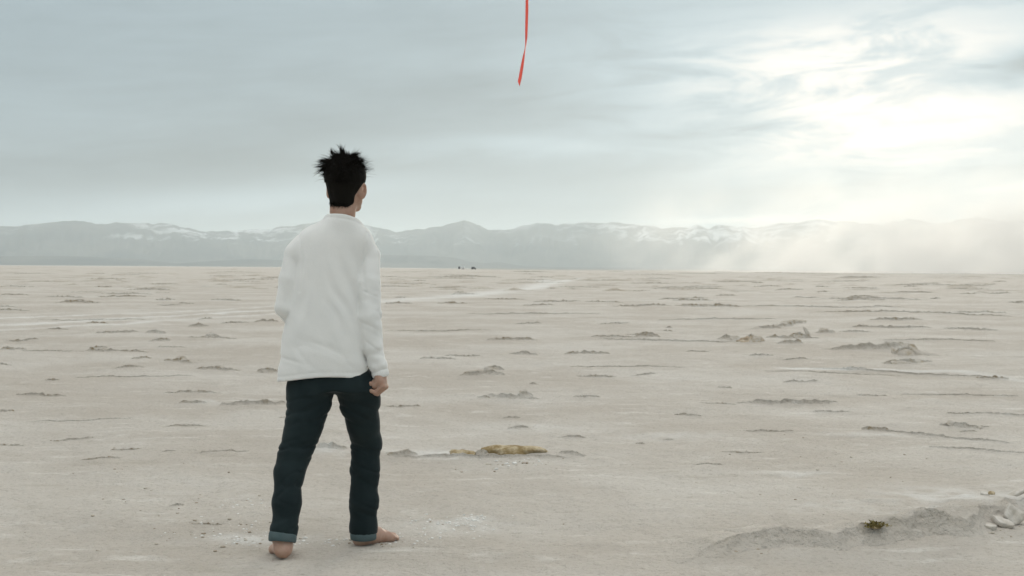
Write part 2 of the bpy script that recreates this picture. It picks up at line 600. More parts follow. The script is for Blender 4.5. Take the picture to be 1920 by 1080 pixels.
RIDGES = [
    # right of the walker
    (1478, 754, 205, 11, .10, 0), (1642, 806, 62, 9, .8, .05), (1800, 800, 84, 11, .8, .08), (1762, 818, 320, 5, .1, .10),
    (1862, 708, 74, 6, .8, .03), (1700, 699, 420, 4, .1, .05), (1628, 655, 160, 14, .25, -.02), (1698, 668, 40, 20, .7, .1),
    (1690, 683, 66, 11, .8, 0), (1728, 680, 44, 8, .6, 0), (1600, 692, 60, 5, .2, 0), (1500, 716, 76, 5, .2, 0),
    (1360, 728, 32, 4, .4, 0), (1428, 668, 52, 5, .2, 0), (1492, 674, 56, 4, .2, 0), (1410, 641, 52, 15, .9, 0),
    (1366, 637, 42, 9, .4, 0), (1460, 635, 52, 9, .5, 0), (1502, 634, 40, 12, .9, 0), (1482, 645, 54, 9, .8, 0),
    (1444, 616, 46, 9, .4, -.1), (1482, 609, 54, 9, .7, -.15), (1548, 625, 42, 8, .9, 0), (1602, 624, 64, 5, .2, 0),
    (1678, 600, 112, 7, .6, 0), (1680, 615, 150, 6, .15, .02), (1822, 618, 116, 5, .2, .02), (1640, 586, 240, 4, .4, .01),
    (1800, 590, 230, 4, .4, .03), (1330, 575, 130, 7, .8, 0), (1205, 574, 130, 5, .4, 0), (1640, 561, 230, 4, .2, .01),
    (1250, 639, 300, 4, .15, .02), (1390, 846, 100, 3, .5, .02), (1330, 868, 70, 3, .3, .01), (1560, 770, 90, 4, .1, .03),
    (1290, 776, 60, 5, .3, .02), (1440, 808, 110, 4, .2, .03), (1880, 775, 120, 4, .2, .04),
    (1760, 640, 260, 3, .1, .01), (1560, 700, 300, 3, .1, .02), (1180, 690, 260, 3, .1, .01), (1800, 740, 260, 3, .1, .03),
    (1350, 600, 280, 3, .2, .0), (1000, 590, 300, 3, .2, .0), (1500, 575, 260, 3, .3, .01), (1840, 845, 240, 4, .1, .06),
    (250, 705, 260, 3, .1, -.01), (150, 790, 240, 3, .1, -.02), (180, 600, 240, 3, .2, -.01), (820, 620, 220, 3, .2, .0),
    # middle
    (960, 637, 104, 7, .6, .02), (1100, 664, 96, 8, .6, .01), (982, 665, 64, 8, .1, .0), (1214, 633, 52, 11, .8, 0),
    (1148, 634, 90, 5, .4, 0), (905, 704, 100, 10, .3, .0), (926, 693, 46, 8, .2, .0), (958, 746, 120, 10, .2, .02),
    (986, 742, 34, 15, .6, .0), (870, 666, 86, 4, .2, 0), (972, 800, 48, 6, .2, 0), (960, 781, 40, 4, .2, 0),
    (1075, 817, 60, 4, .4, -.02), (905, 857, 380, 8, .15, -.005), (756, 856, 64, 13, .6, -.02), (902, 853, 34, 14, .3, 0),
    (866, 848, 40, 6, .9, 0), (1072, 852, 56, 12, .4, .05), (850, 570, 62, 5, .7, 0), (745, 570, 64, 4, .5, 0),
    (990, 606, 60, 4, .3, 0), (1120, 705, 90, 4, .3, .02), (1210, 703, 50, 4, .2, -.1), (1100, 745, 60, 4, .2, 0),
    (620, 846, 70, 12, .3, .02), (1150, 607, 70, 3, .2, 0), (1010, 573, 70, 4, .5, 0),
    # left of the walker
    (78, 742, 108, 6, .5, -.01), (362, 737, 120, 5, .3, .0), (476, 761, 140, 11, .3, -.02), (362, 757, 62, 6, .3, .02),
    (502, 697, 44, 11, .8, .02), (408, 692, 96, 8, .7, .06), (336, 680, 60, 8, .8, .08), (266, 674, 44, 5, .7, 0),
    (242, 690, 64, 5, .3, -.04), (250, 659, 66, 5, .6, .02), (190, 658, 72, 7, .5, 0), (22, 658, 64, 6, .8, 0),
    (100, 660, 130, 3, .3, 0), (398, 634, 34, 12, .8, 0), (400, 636, 110, 4, .2, 0), (304, 642, 44, 6, .5, -.04),
    (220, 624, 88, 7, .4, -.02), (292, 625, 44, 8, .2, 0), (372, 611, 46, 8, .3, 0), (440, 606, 64, 4, .3, 0),
    (500, 605, 54, 5, .5, 0), (140, 567, 76, 6, .7, -.01), (310, 563, 44, 5, .8, 0), (425, 563, 64, 5, .7, 0),
    (110, 618, 44, 4, .3, 0), (40, 639, 74, 5, .4, -.03), (8, 774, 44, 6, .8, -.1), (236, 846, 70, 4, .6, -.02),
    (420, 852, 120, 4, .2, -.04), (190, 866, 90, 4, .4, -.06), (140, 822, 90, 5, .2, -.05), (350, 800, 90, 3, .2, -.01),
    (390, 987, 70, 4, .5, .02), (330, 952, 34, 5, .8, -.06), (540, 890, 40, 5, .5, -.06),
]
for i, (px, py, w, h, tn, sl) in enumerate(RIDGES):
    px_ridge(px, py, w, h, tn, sl, seed=i)

# lesser ridges between those, and the many far ones
cnt = 0
for i in range(165):
    if i < 120:
        py = horizon(960) + 5 + 62 * rng.random() ** 1.25
    else:
        py = 566 + 300 * rng.random() ** 1.5
    px = rng.uniform(-120, 2040)
    k = (py - horizon(960))
    w = rng.uniform(25, 120) * (1.0 if k < 90 else 0.7)
    h = (1.3 + k * 0.045 * rng.uniform(0.5, 1.1)) if k < 70 else rng.uniform(2.5, 5.0)
    if 480 < px < 740 and py > 840:
        continue
    px_ridge(px, py, w, h, rng.uniform(0.1, 0.8), rng.uniform(-.01, .02), seed=200 + i)


def far_ridges():
    """the hundreds of ridges too far off to tell apart"""
    vv, ff, tt, base = [], [], [], 0
    for i in range(520):
        py = horizon(960) + 2.2 + 40 * rng.random() ** 1.8
        px = rng.uniform(-300, 2220)
        g = ground_at(px, py + (px - 960) * 0.0068)
        d = np.hypot(*g)
        w = rng.uniform(14, 85) * px_size(d)
        h = rng.uniform(0.06, 0.16) * (0.6 + 0.5 * rng.random())
        n = 9
        u = np.linspace(-1, 1, n)
        e = (1 - np.abs(u) ** 2) * (0.5 + rng.random(n) * 0.8)
        for (o, z) in ((2.2, -0.3), (0.7, 0.5), (0.0, 1.0), (-0.9, 0.4), (-1.6, -0.3)):
            x = g[0] + u * w / 2
            y = g[1] + o * h * 2 + np.sin(u * 3 + i) * h * 3
            vv.append(np.stack([x, y, np.where(z > 0, z * h * e, z * h)], -1))
            tt.append(np.full(n, 0.7 if abs(o) < 1 else 0.2) * rng.random())
        ff.append(grid_faces(5, n) + base)
        base += 5 * n
    v = np.concatenate(vv)
    v[:, 2] += ground_h(v[:, 0], v[:, 1])
    o = mesh_obj('far_crust_ridges', v, np.concatenate(ff), PLAYA, GROUND,
                 attrs={'tint': np.concatenate(tt), 'salt': np.zeros(len(v)), 'far': np.zeros(len(v))})
    if np.mean([p.normal.z for p in o.data.polygons]) < 0:
        o.data.flip_normals()
    tag(o, kind='stuff')


far_ridges()

# the tall broken ledge at the lower right corner
LEDGE = [(1215, 1062, 4), (1280, 1042, 12), (1340, 1030, 22), (1395, 1022, 34), (1480, 1018, 38), (1560, 1012, 40),
         (1640, 1010, 44), (1700, 1004, 44), (1745, 998, 54), (1790, 998, 44), (1830, 996, 34), (1862, 982, 34),
         (1888, 962, 34), (1906, 948, 30), (1940, 938, 26), (2000, 932, 24), (2080, 928, 18)]
lp, lh = [], []
for px, py, h in LEDGE:
    g = ground_at(px, py + 12)
    lp.append(g)
    lh.append(0.74 * h * px_size(np.hypot(*g)))
led = ridge(lp, lh, 0.10, back=4.5, front=0.75, seed=91, name='crust_ledge', n=330, rag=0.15,
            rows=[(-1.0, -0.10), (-0.75, 0.12), (-0.55, 0.36), (-0.35, 0.62), (-0.18, 0.84), (-0.07, 0.96), (-0.02, 1.0),
                  (0.02, 1.0), (0.06, 0.95), (0.14, 0.82), (0.22, 0.72), (0.32, 0.58), (0.44, 0.46), (0.58, 0.34),
                  (0.75, 0.2), (0.95, 0.08), (1.25, -0.1)])
led['label'] = 'tall broken edge of heaved crust with a shaded face'

# heaved plates broken out of the far ridges
def broken_plate(px, py, w, h, seed, lean, turn):
    g = ground_at(px, py)
    k = px_size(np.hypot(*g))
    r5 = np.random.default_rng(seed)
    n = 7
    a = np.sort((np.arange(n) + r5.uniform(-.35, .35, n)) / n * 2 * math.pi)
    r = r5.uniform(.7, 1.1, n)
    th = .16 * h * k
    W, Hh = w * k / 2, h * k * 1.5
    out = np.stack([np.cos(a) * r * W, np.sin(a) * r * Hh], -1)
    v = [np.concatenate([out * q, np.full((n, 1), z)], 1) for q, z in ((.05, th), (.93, th), (1, th * .6), (.95, 0), (.05, 0))]
    v = np.concatenate(v)
    m = np.array(Matrix.Rotation(R(turn), 3, 'Z') @ Matrix.Rotation(R(lean), 3, 'X'))
    v = v @ m.T + np.array((g[0], g[1], float(ground_h(np.array([g[0]]), np.array([g[1]]))[0]) + h * k * .12))
    tn = np.clip(r5.normal(.35, .2, len(v)), 0, 1)
    mesh_obj('crust_plate', v, grid_faces(5, n, True), PLAYA, GROUND, smooth=False,
             attrs={'tint': tn, 'salt': np.zeros(len(v)), 'far': np.zeros(len(v))})


for i, (px, py, w, h, lean, turn) in enumerate([
        (1698, 670, 36, 13, 32, -20), (1680, 664, 26, 12, 40, 30), (1714, 664, 22, 15, 48, 10), (1686, 684, 44, 10, 22, -8),
        (1722, 682, 34, 8, 26, 14), (1702, 652, 26, 10, 30, -30), (1660, 652, 50, 9, 24, 6), (1612, 655, 60, 8, 20, -4),
        (1380, 638, 26, 9, 34, 20), (1416, 642, 26, 12, 42, -24), (1450, 634, 34, 8, 26, 8), (1500, 634, 28, 11, 38, 16),
        (1514, 630, 12, 12, 52, 30), (1478, 645, 26, 8, 30, -10), (1440, 615, 34, 8, 24, -12), (1476, 608, 34, 9, 28, -16),
        (1500, 604, 26, 6, 24, -10), (1546, 624, 24, 8, 36, 8), (1212, 632, 26, 9, 34, 14), (985, 741, 24, 12, 34, 20),
        (958, 746, 46, 8, 20, -6), (925, 693, 34, 7, 26, 4), (900, 703, 44, 8, 22, -4), (398, 634, 20, 10, 44, 12),
        (340, 679, 24, 8, 36, 18), (412, 691, 22, 7, 34, -10), (502, 697, 28, 8, 32, 12), (196, 658, 22, 6, 30, 8),
        (478, 760, 60, 8, 18, 4), (756, 855, 48, 9, 22, 14), (1072, 851, 40, 8, 24, -16), (1644, 805, 34, 7, 26, -10),
        (1786, 798, 26, 9, 32, 20), (1474, 753, 70, 8, 16, 3), (1332, 575, 46, 5, 24, 4), (1672, 599, 44, 5, 22, -4)]):
    broken_plate(px, py, w, h, 300 + i, lean, turn)

# ------------------------------------------------------------------ mountains
SIL = [(-500, 452), (-300, 440), (-100, 436), (0, 432), (70, 426), (130, 419), (180, 424), (260, 420), (320, 423), (385, 437),
       (440, 434), (500, 430), (560, 421), (620, 412), (668, 414), (700, 424), (740, 434), (775, 430), (830, 421),
       (868, 411), (895, 420), (925, 430), (960, 426), (1000, 416), (1060, 418), (1100, 415), (1150, 416), (1195, 419),
       (1240, 425), (1285, 426), (1305, 421), (1328, 429), (1350, 422), (1375, 424), (1410, 429), (1440, 422), (1470, 421),
       (1530, 414), (1590, 419), (1650, 424), (1700, 417), (1760, 424), (1830, 416), (1900, 424), (2000, 418), (2200, 425),
       (2450, 440)]
LOW = [(-500, 480), (-100, 477), (120, 474), (260, 481), (330, 492), (400, 485), (470, 480), (560, 484), (640, 474), (720, 468),
       (800, 469), (850, 474), (880, 485), (910, 489), (935, 486), (985, 497), (1100, 500), (1300, 501), (1700, 504), (2100, 506), (2450, 508)]


def mountain_range(name, sil, dist, depth, seed, mat, crest=0.5, rough=0.30, tall=1.0):
    na, nd = 700, 46
    px = np.linspace(sil[0][0], sil[-1][0], na)
    py = np.interp(px, [s[0] for s in sil], [s[1] for s in sil])
    az = np.arctan((px - 960) / F_PX)
    u = np.linspace(0, 1, nd)
    A, U = np.meshgrid(az, u)
    T = np.interp(A, az, np.maximum(horizon(px) - py, 0.4) * tall) / F_PX * (dist + depth * crest) / np.cos(A)
    rr = dist + depth * U
    # spurs run down from the crest towards the flats
    spur = np.abs(fbm2(A * 46 + 0.35 * fbm2(A * 20, U * 3, 3, seed + 5), U * 1.6 + 3, 5, seed, 0.55))
    prof = np.where(U < crest, np.clip(U / crest, 0, 1) ** 1.35, np.clip((1 - U) / (1 - crest), 0, 1) ** 0.9)
    valley = np.sin(np.clip(prof, 0, 1) * math.pi)
    z = T * (prof + valley * rough * (0.35 - 1.5 * spur)) + T * 0.04 * fbm2(A * 160, U * 8, 4, seed + 9) * prof
    z = np.where(U <= 0, -5.0, z)
    z = np.where(U >= 1, -5.0, z)
    x, y = np.sin(A) * rr, np.cos(A) * rr
    v = np.stack([x, y, z], -1).reshape(-1, 3)
    o = mesh_obj(name, v, grid_faces(nd, na), mat)
    if np.mean([p.normal.z for p in o.data.polygons]) < 0:
        o.data.flip_normals()
    return o


mr = mountain_range('mountains', SIL, 12500, 5200, 5, mat_mountain(True))
tag(mr, 'far mountain range with patches of snow', kind='structure')
lr = mountain_range('hills', LOW, 10000, 2000, 21, mat_mountain(False), 0.5, 0.2, 0.72)
tag(lr, 'low dark hills in front of the snowy range', kind='structure')

# ------------------------------------------------------------------ signed-distance modelling for the figure
class Field:
    def __init__(self, lo, hi, h):
        self.lo, self.h = np.array(lo, float), h
        n = np.ceil((np.array(hi) - self.lo) / h).astype(int) + 1
        self.ax = [(self.lo[i] + np.arange(n[i]) * h).astype(np.float32) for i in range(3)]
        self.D = np.full(n, 0.2, np.float32)

    def box(self, lo, hi):
        s = []
        for i in range(3):
            a = int(np.clip(np.floor((lo[i] - self.lo[i]) / self.h), 0, self.D.shape[i]))
            b = int(np.clip(np.ceil((hi[i] - self.lo[i]) / self.h) + 1, 0, self.D.shape[i]))
            s.append(slice(a, b))
        return tuple(s)

    def pts(self, s):
        return np.meshgrid(self.ax[0][s[0]], self.ax[1][s[1]], self.ax[2][s[2]], indexing='ij')

    def blend(self, s, d, k, mode):
        a = self.D[s]
        if mode == 'sub':
            d = -d
            h = np.clip(0.5 - 0.5 * (d - a) / max(k, 1e-6), 0, 1)
            self.D[s] = d * (1 - h) + a * h if False else np.maximum(a, d) if k <= 0 else self._smax(a, d, k)
        else:
            self.D[s] = np.minimum(a, d) if k <= 0 else self._smin(a, d, k)

    @staticmethod
    def _smin(a, b, k):
        h = np.maximum(k - np.abs(a - b), 0) / k
        return np.minimum(a, b) - h * h * k * 0.25

    @staticmethod
    def _smax(a, b, k):
        h = np.maximum(k - np.abs(a - b), 0) / k
        return np.maximum(a, b) + h * h * k * 0.25

    def cone(self, a, b, ra, rb, k=0.02, mode='add', sq=None):
        a, b = np.array(a, float), np.array(b, float)
        m = max(ra, rb) + 0.07
        s = self.box(np.minimum(a, b) - m, np.maximum(a, b) + m)
        x, y, z = self.pts(s)
        v = b - a
        L2 = max(v @ v, 1e-9)
        t = np.clip(((x - a[0]) * v[0] + (y - a[1]) * v[1] + (z - a[2]) * v[2]) / L2, 0, 1)
        d = np.sqrt((x - a[0] - t * v[0]) ** 2 + (y - a[1] - t * v[1]) ** 2 + (z - a[2] - t * v[2]) ** 2) - (ra + (rb - ra) * t)
        self.blend(s, d, k, mode)
        return self

    def chain(self, pts, rad, k=0.02):
        for i in range(len(pts) - 1):
            self.cone(pts[i], pts[i + 1], rad[i], rad[i + 1], k)
        return self

    def ell(self, c, r, k=0.02, rot=None, mode='add'):
        c, r = np.array(c, float), np.array(r, float)
        m = r.max() + 0.07
        s = self.box(c - m, c + m)
        x, y, z = self.pts(s)
        p = [x - c[0], y - c[1], z - c[2]]
        if rot is not None:
            p = [sum(rot[j, i] * p[j] for j in range(3)) for i in range(3)]
        k0 = np.sqrt(sum((p[i] / r[i]) ** 2 for i in range(3)))
        k1 = np.sqrt(sum((p[i] / r[i] ** 2) ** 2 for i in range(3))) + 1e-6
        self.blend(s, k0 * (k0 - 1) / k1, k, mode)
        return self

    def column(self, lev, k=0.03, power=2.3):
        """stack of super-ellipses: rows (z, cx, a, cy, b)"""
        lev = np.array(sorted(lev))
        z = self.ax[2]
        par = [np.interp(z, lev[:, 0], lev[:, i]) for i in range(1, 5)]
        for _ in range(2):
            par = [np.convolve(np.pad(p, 4, 'edge'), np.ones(9) / 9, 'valid') for p in par]
        s = self.box((-9, -9, lev[0, 0] - .05), (9, 9, lev[-1, 0] + .05))
        x, y, zz = self.pts(s)
        cx, a, cyy, b = [p[s[2]][None, None, :] for p in par]
        q = (np.abs((x - cx) / a) ** power + np.abs((y - cyy) / b) ** power) ** (1 / power)
        d = (q - 1) * np.minimum(a, b)
        d = np.maximum(d, np.maximum(lev[0, 0] - zz, zz - lev[-1, 0]))
        self.blend(s, d, k, 'add')
        return self

    def all(self):
        return self.pts((slice(None),) * 3)

    def mesh(self):
        D, h = self.D, self.h
        D[0], D[-1], D[:, 0], D[:, -1], D[:, :, 0], D[:, :, -1] = .1, .1, .1, .1, .1, .1
        ins = D < 0
        n = np.array(D.shape)
        cnt = np.zeros(n - 1, np.int8)
        offs = [(i, j, k) for i in (0, 1) for j in (0, 1) for k in (0, 1)]
        for o in offs:
            cnt += ins[o[0]:n[0] - 1 + o[0], o[1]:n[1] - 1 + o[1], o[2]:n[2] - 1 + o[2]]
        act = (cnt > 0) & (cnt < 8)
        idx = np.argwhere(act)
        ids = np.full(act.shape, -1, np.int64)
        ids[act] = np.arange(len(idx))
        cv = {o: D[idx[:, 0] + o[0], idx[:, 1] + o[1], idx[:, 2] + o[2]].astype(float) for o in offs}
        acc, num = np.zeros((len(idx), 3)), np.zeros(len(idx))
        for o in offs:
            for ax in range(3):
                if o[ax] == 0:
                    o2 = tuple(o[i] + (i == ax) for i in range(3))
                    a, b = cv[o], cv[o2]
                    c = (a < 0) != (b < 0)
                    t = np.where(c, a / np.where(c, a - b, 1), 0)
                    p = np.tile(np.array(o, float), (len(idx), 1))
                    p[:, ax] += t
                    acc += p * c[:, None]
                    num += c
        v = self.lo + (idx + acc / num[:, None]) * h
        fs = []
        for ax in range(3):
            a1, a2 = [(1, 2), (2, 0), (0, 1)][ax]
            lo = [slice(None)] * 3
            hi = [slice(None)] * 3
            lo[ax], hi[ax] = slice(0, -1), slice(1, None)
            ch = ins[tuple(lo)] != ins[tuple(hi)]
            e = np.argwhere(ch)
            q = []
            for (d1, d2) in ((-1, -1), (0, -1), (0, 0), (-1, 0)):
                c = e.copy()
                c[:, a1] += d1
                c[:, a2] += d2
                q.append(ids[c[:, 0], c[:, 1], c[:, 2]])
            q = np.stack(q, 1)
            flip = ~ins[e[:, 0], e[:, 1], e[:, 2]]
            q[flip] = q[flip][:, ::-1]
            fs.append(q)
        return v, np.concatenate(fs)


def join_meshes(lst):
    vs, fs, b = [], [], 0
    for v, f in lst:
        vs.append(v)
        fs.append(f + b)
        b += len(v)
    return np.concatenate(vs), np.concatenate(fs)


# ------------------------------------------------------------------ the walker
D0 = 6.2
S = D0 / F_PX
HZ = horizon(622)


def fx(px):
    return (px - 622) * S


def fz(py):
    return CAM_H - (py - HZ) * S


def P(px, py, dy=0.0):
    k = (D0 + dy) / D0
    return np.array(((px - 622) * S * k, dy, CAM_H - (py - HZ) * S * k))


yaw = math.atan((622 - 960) / F_PX)
base_dir = np.array((math.sin(yaw), math.cos(yaw)))
PERSON = empty('person', (base_dir[0] * D0 / math.cos(0), base_dir[1] * D0, 0.0))
PERSON.rotation_euler = (0, 0, -yaw)
tag(PERSON, 'barefoot person with spiky dark hair in white sweatshirt and dark rolled trousers, walking away', 'person')
SKIN = mat_skin()

# joints (x right, y away from the camera, z up)
SH_R, EL_R, WR_R = P(690, 478, 0.0), P(691, 592, -0.05), P(711, 694, -0.05)
SH_L, EL_L, WR_L = P(556, 478, 0.0), P(538, 576, -0.02), P(568, 596, 0.22)
HIP_L, KN_L, AN_L = P(585, 735, 0.0), P(556, 850, -0.06), P(535, 1000, -0.17)
HIP_R, KN_R, AN_R = P(664, 735, 0.02), P(688, 838, 0.12), P(682, 1000, 0.10)
HEAD = P(647, 349, 0.015)


def rotm(yaw_, pitch, roll):
    a = Matrix.Rotation(yaw_, 3, 'Z') @ Matrix.Rotation(pitch, 3, 'X') @ Matrix.Rotation(roll, 3, 'Y')
    return np.array(a)


RH = rotm(R(-25), R(8), R(2))


def hp(x, y, z):
    return HEAD + RH @ np.array((x, y, z))


def head_mesh():
    f = Field(HEAD - (.16, .18, .26), HEAD + (.16, .18, .16), 0.0035)
    f.ell(hp(0, -.012, .030), (.072, .092, .085), .02, RH)
    f.ell(hp(0, .030, -.025), (.061, .066, .082), .03, RH)
    for s in (-1, 1):
        f.cone(hp(s * .054, -.002, -.050), hp(s * .018, .072, -.098), .019, .017, .03)
        f.ell(hp(s * .042, .066, -.022), (.022, .020, .018), .02, RH)
    f.cone(hp(-.012, .080, -.102), hp(.012, .080, -.102), .016, .016, .02)
    f.cone(hp(0, .090, .012), hp(0, .112, -.034), .009, .012, .014)
    for s in (-1, 1):
        f.ell(hp(s * .011, .102, -.038), (.009, .011, .008), .008, RH)
        f.ell(hp(s * .031, .098, .004), (.015, .012, .010), .010, RH, 'sub')
        f.ell(hp(s * .030, .086, .022), (.022, .012, .007), .012, RH)
    f.ell(hp(0, .094, -.064), (.022, .012, .006), .008, RH)
    f.ell(hp(0, .092, -.076), (.019, .012, .007), .006, RH)
    f.ell(hp(0, .106, -.070), (.02, .008, .0022), .003, RH, 'sub')
    for s in (-1, 1):
        er = RH @ rotm(R(-s * 30), R(-8), 0)
        f.ell(hp(s * .083, -.008, -.020), (.008, .023, .036), .006, er)
        f.ell(hp(s * .077, -.004, -.045), (.007, .010, .010), .010, er)
        f.ell(hp(s * .088, -.004, -.014), (.007, .011, .018), .006, er, 'sub')
    nb = P(641, 424, -0.008)
    f.cone(hp(0, -.022, -.045), nb, .056, .050, .03)
    f.cone(hp(0, -.030, -.02), hp(0, -.045, -.11), .05, .050, .02)
    return f.mesh()


def eye_mesh(c):
    n, m_ = 8, 12
    th = np.linspace(0, math.pi, n)
    ph = np.linspace(0, 2 * math.pi, m_, endpoint=False)
    T, Q = np.meshgrid(th, ph, indexing='ij')
    v = np.stack([np.sin(T) * np.cos(Q), np.sin(T) * np.sin(Q), np.cos(T)], -1).reshape(-1, 3) * .0125 + c
    return v, grid_faces(n, m_, True)


def hand_mesh(W, Rm, grip):
    """closed hand; local frame: -z along the metacarpals, -x palm side, +y thumb side"""
    f = Field(W - .15, W + .15, 0.0025)

    def q(x, y, z):
        return W + Rm @ np.array((x, y, z))
    f.cone(q(0, 0, .045), q(0, 0, -.005), .025, .026, .01)
    f.ell(q(.000, .002, -.038), (.022, .042, .044), .015, Rm)
    f.ell(q(-.012, .022, -.030), (.018, .018, .028), .012, Rm)
    f.ell(q(-.012, -.022, -.035), (.014, .014, .030), .012, Rm)
    f.ell(q(-.030, .002, -.052), (.024, .032, .026), .010, Rm)
    ys = (.030, .011, -.009, -.027)
    ln = (1.0, 1.07, 1.0, .82)
    for i in range(4):
        L = ln[i]
        a = q(.008, ys[i], -.066 - .004 * (L - .9) * 5)
        b = q(-.026 * grip - .004, ys[i] * 1.02, -.066 - .024 * L)
        c = q(-.062 * grip, ys[i] * .98, -.062 - .008 * L)
        d = q(-.046 * grip, ys[i] * .95, -.042 - .002 * L)
        r = .0108 * (1.0 if i < 3 else .88)
        f.cone(q(.004, ys[i] * .8, -.045), a, .010, r * 1.08, .008)
        f.cone(a, b, r * 1.08, r, .004)
        f.cone(b, c, r, r * .93, .004)
        f.cone(c, d, r * .93, r * .84, .003)
    t0, t1, t2, t3 = q(-.006, .028, -.012), q(-.020, .045, -.040), q(-.036, .042, -.066), q(-.046, .026, -.082)
    f.cone(t0, t1, .014, .012, .01)
    f.cone(t1, t2, .0118, .0108, .004)
    f.cone(t2, t3, .0106, .009, .004)
    return f.mesh()


def foot_mesh(an, direc, lift=0.0, side=1, shin=(0, 0, 1)):
    """bare foot: an = ankle point, direc = plan direction of the toes"""
    d = np.array((direc[0], direc[1], 0.0))
    d /= np.linalg.norm(d)
    r = np.array((d[1], -d[0], 0.0)) * side              # towards the little toe
    o = np.array((an[0], an[1], 0.0))
    f = Field(o + (-.26, -.26, -.03), o + (.26, .26, .26), 0.003)

    def q(a, b, z):
        zz = z + max(0.0, (0.13 - a)) * lift
        return o + d * a + r * b + np.array((0, 0, zz))
    f.cone(an + np.array(shin) * .10, q(0, 0, .075), .037, .036, .01)
    f.ell(q(-.026, 0, .028), (.032, .032, .029), .02)
    f.cone(q(-.004, 0, .060), q(.075, -.006, .040), .034, .030, .03)
    f.cone(q(-.02, .006, .026), q(.120, .022, .020), .028, .020, .03)
    f.cone(q(.06, -.020, .032), q(.135, -.022, .021), .024, .021, .03)
    f.cone(q(.125, -.026, .020), q(.130, .034, .016), .020, .016, .025)
    tl = ((.190, -.026, .0125), (.187, -.006, .0095), (.180, .010, .009), (.170, .024, .0085), (.158, .037, .008))
    for (a, b, rad) in tl:
        f.cone(q(.132, b * .92, .017), q(a - .012, b, .016), rad * 1.05, rad * .9, .006)
        f.cone(q(a - .012, b, .016), q(a, b, rad + .001), rad * .95, rad, .005)
    for s_, x0 in ((1, 0.0), (-1, 0.0)):
        f.ell(q(.0, s_ * .033, .066), (.012, .012, .014), .012)
    x, y, z = f.all()
    f.D = np.maximum(f.D, 0.001 - z).astype(np.float32)
    return f.mesh()


def body_mesh():
    """trunk and limbs under the clothes"""
    f = Field((-.36, -.32, 0.05), (.36, .36, 1.52), 0.008)
    f.column([(.80, .0, .145, .0, .095), (.95, -.005, .135, .0, .085), (1.10, -.01, .140, .01, .095),
              (1.25, .0, .135, .01, .090), (1.34, .01, .100, 0, .07), (1.42, .03, .05, -.01, .05)], .04)
    f.cone(P(637, 425, -.02), P(641, 415, -.02), .055, .05, .03)
    for sh, el, wr in ((SH_R, EL_R, WR_R), (SH_L, EL_L, WR_L)):
        f.cone(P(630, 470, 0), sh, .045, .030, .03)
        f.chain([sh, el, wr], [.032, .028, .022], .02)
    for hip, kn, an in ((HIP_L, KN_L, AN_L), (HIP_R, KN_R, AN_R)):
        f.chain([hip + np.array((0, 0, .06)), hip, kn, an], [.070, .062, .042, .032], .02)
    return f.mesh()


foot_R = foot_mesh(np.array((AN_R[0] + .008, AN_R[1] + .012, .07)), (0.80, 0.60), 0.0, 1)
foot_L = foot_mesh(np.array((AN_L[0], AN_L[1], .07)), (-0.12, 1.0), 0.10, -1, (.05, .3, .95))
hand_R = hand_mesh(WR_R + np.array((.004, 0, -.004)), rotm(R(-14), R(-4), R(-10)), 1.0)
vdir = (WR_L - EL_L) / np.linalg.norm(WR_L - EL_L)
zl = -vdir
xl = np.cross(np.array((0, 0, 1.0)), zl)
xl /= np.linalg.norm(xl)
yl = np.cross(zl, xl)
hand_L = hand_mesh(WR_L, np.stack([-xl, yl, zl], 1) if np.linalg.det(np.stack([-xl, yl, zl], 1)) > 0
                   else np.stack([xl, yl, zl], 1), 1.0)
bv, bf = join_meshes([body_mesh(), head_mesh(), hand_R, hand_L, foot_R, foot_L])
mesh_obj('body', bv, bf, SKIN, PERSON)
EYE, _, _ = material('eye_white', (0.75, 0.73, 0.7), 0.25, 0.5)
for s in (-1, 1):
    v, fc = eye_mesh(hp(s * .031, .086, .002))
    mesh_obj('eye', v, fc, EYE, PERSON)


# ---- sweatshirt
def hemz(x):
    return fz(702) + .010 * np.cos((x - fx(600)) * 12) - .010 + .010 * (x - fx(610)) / .19


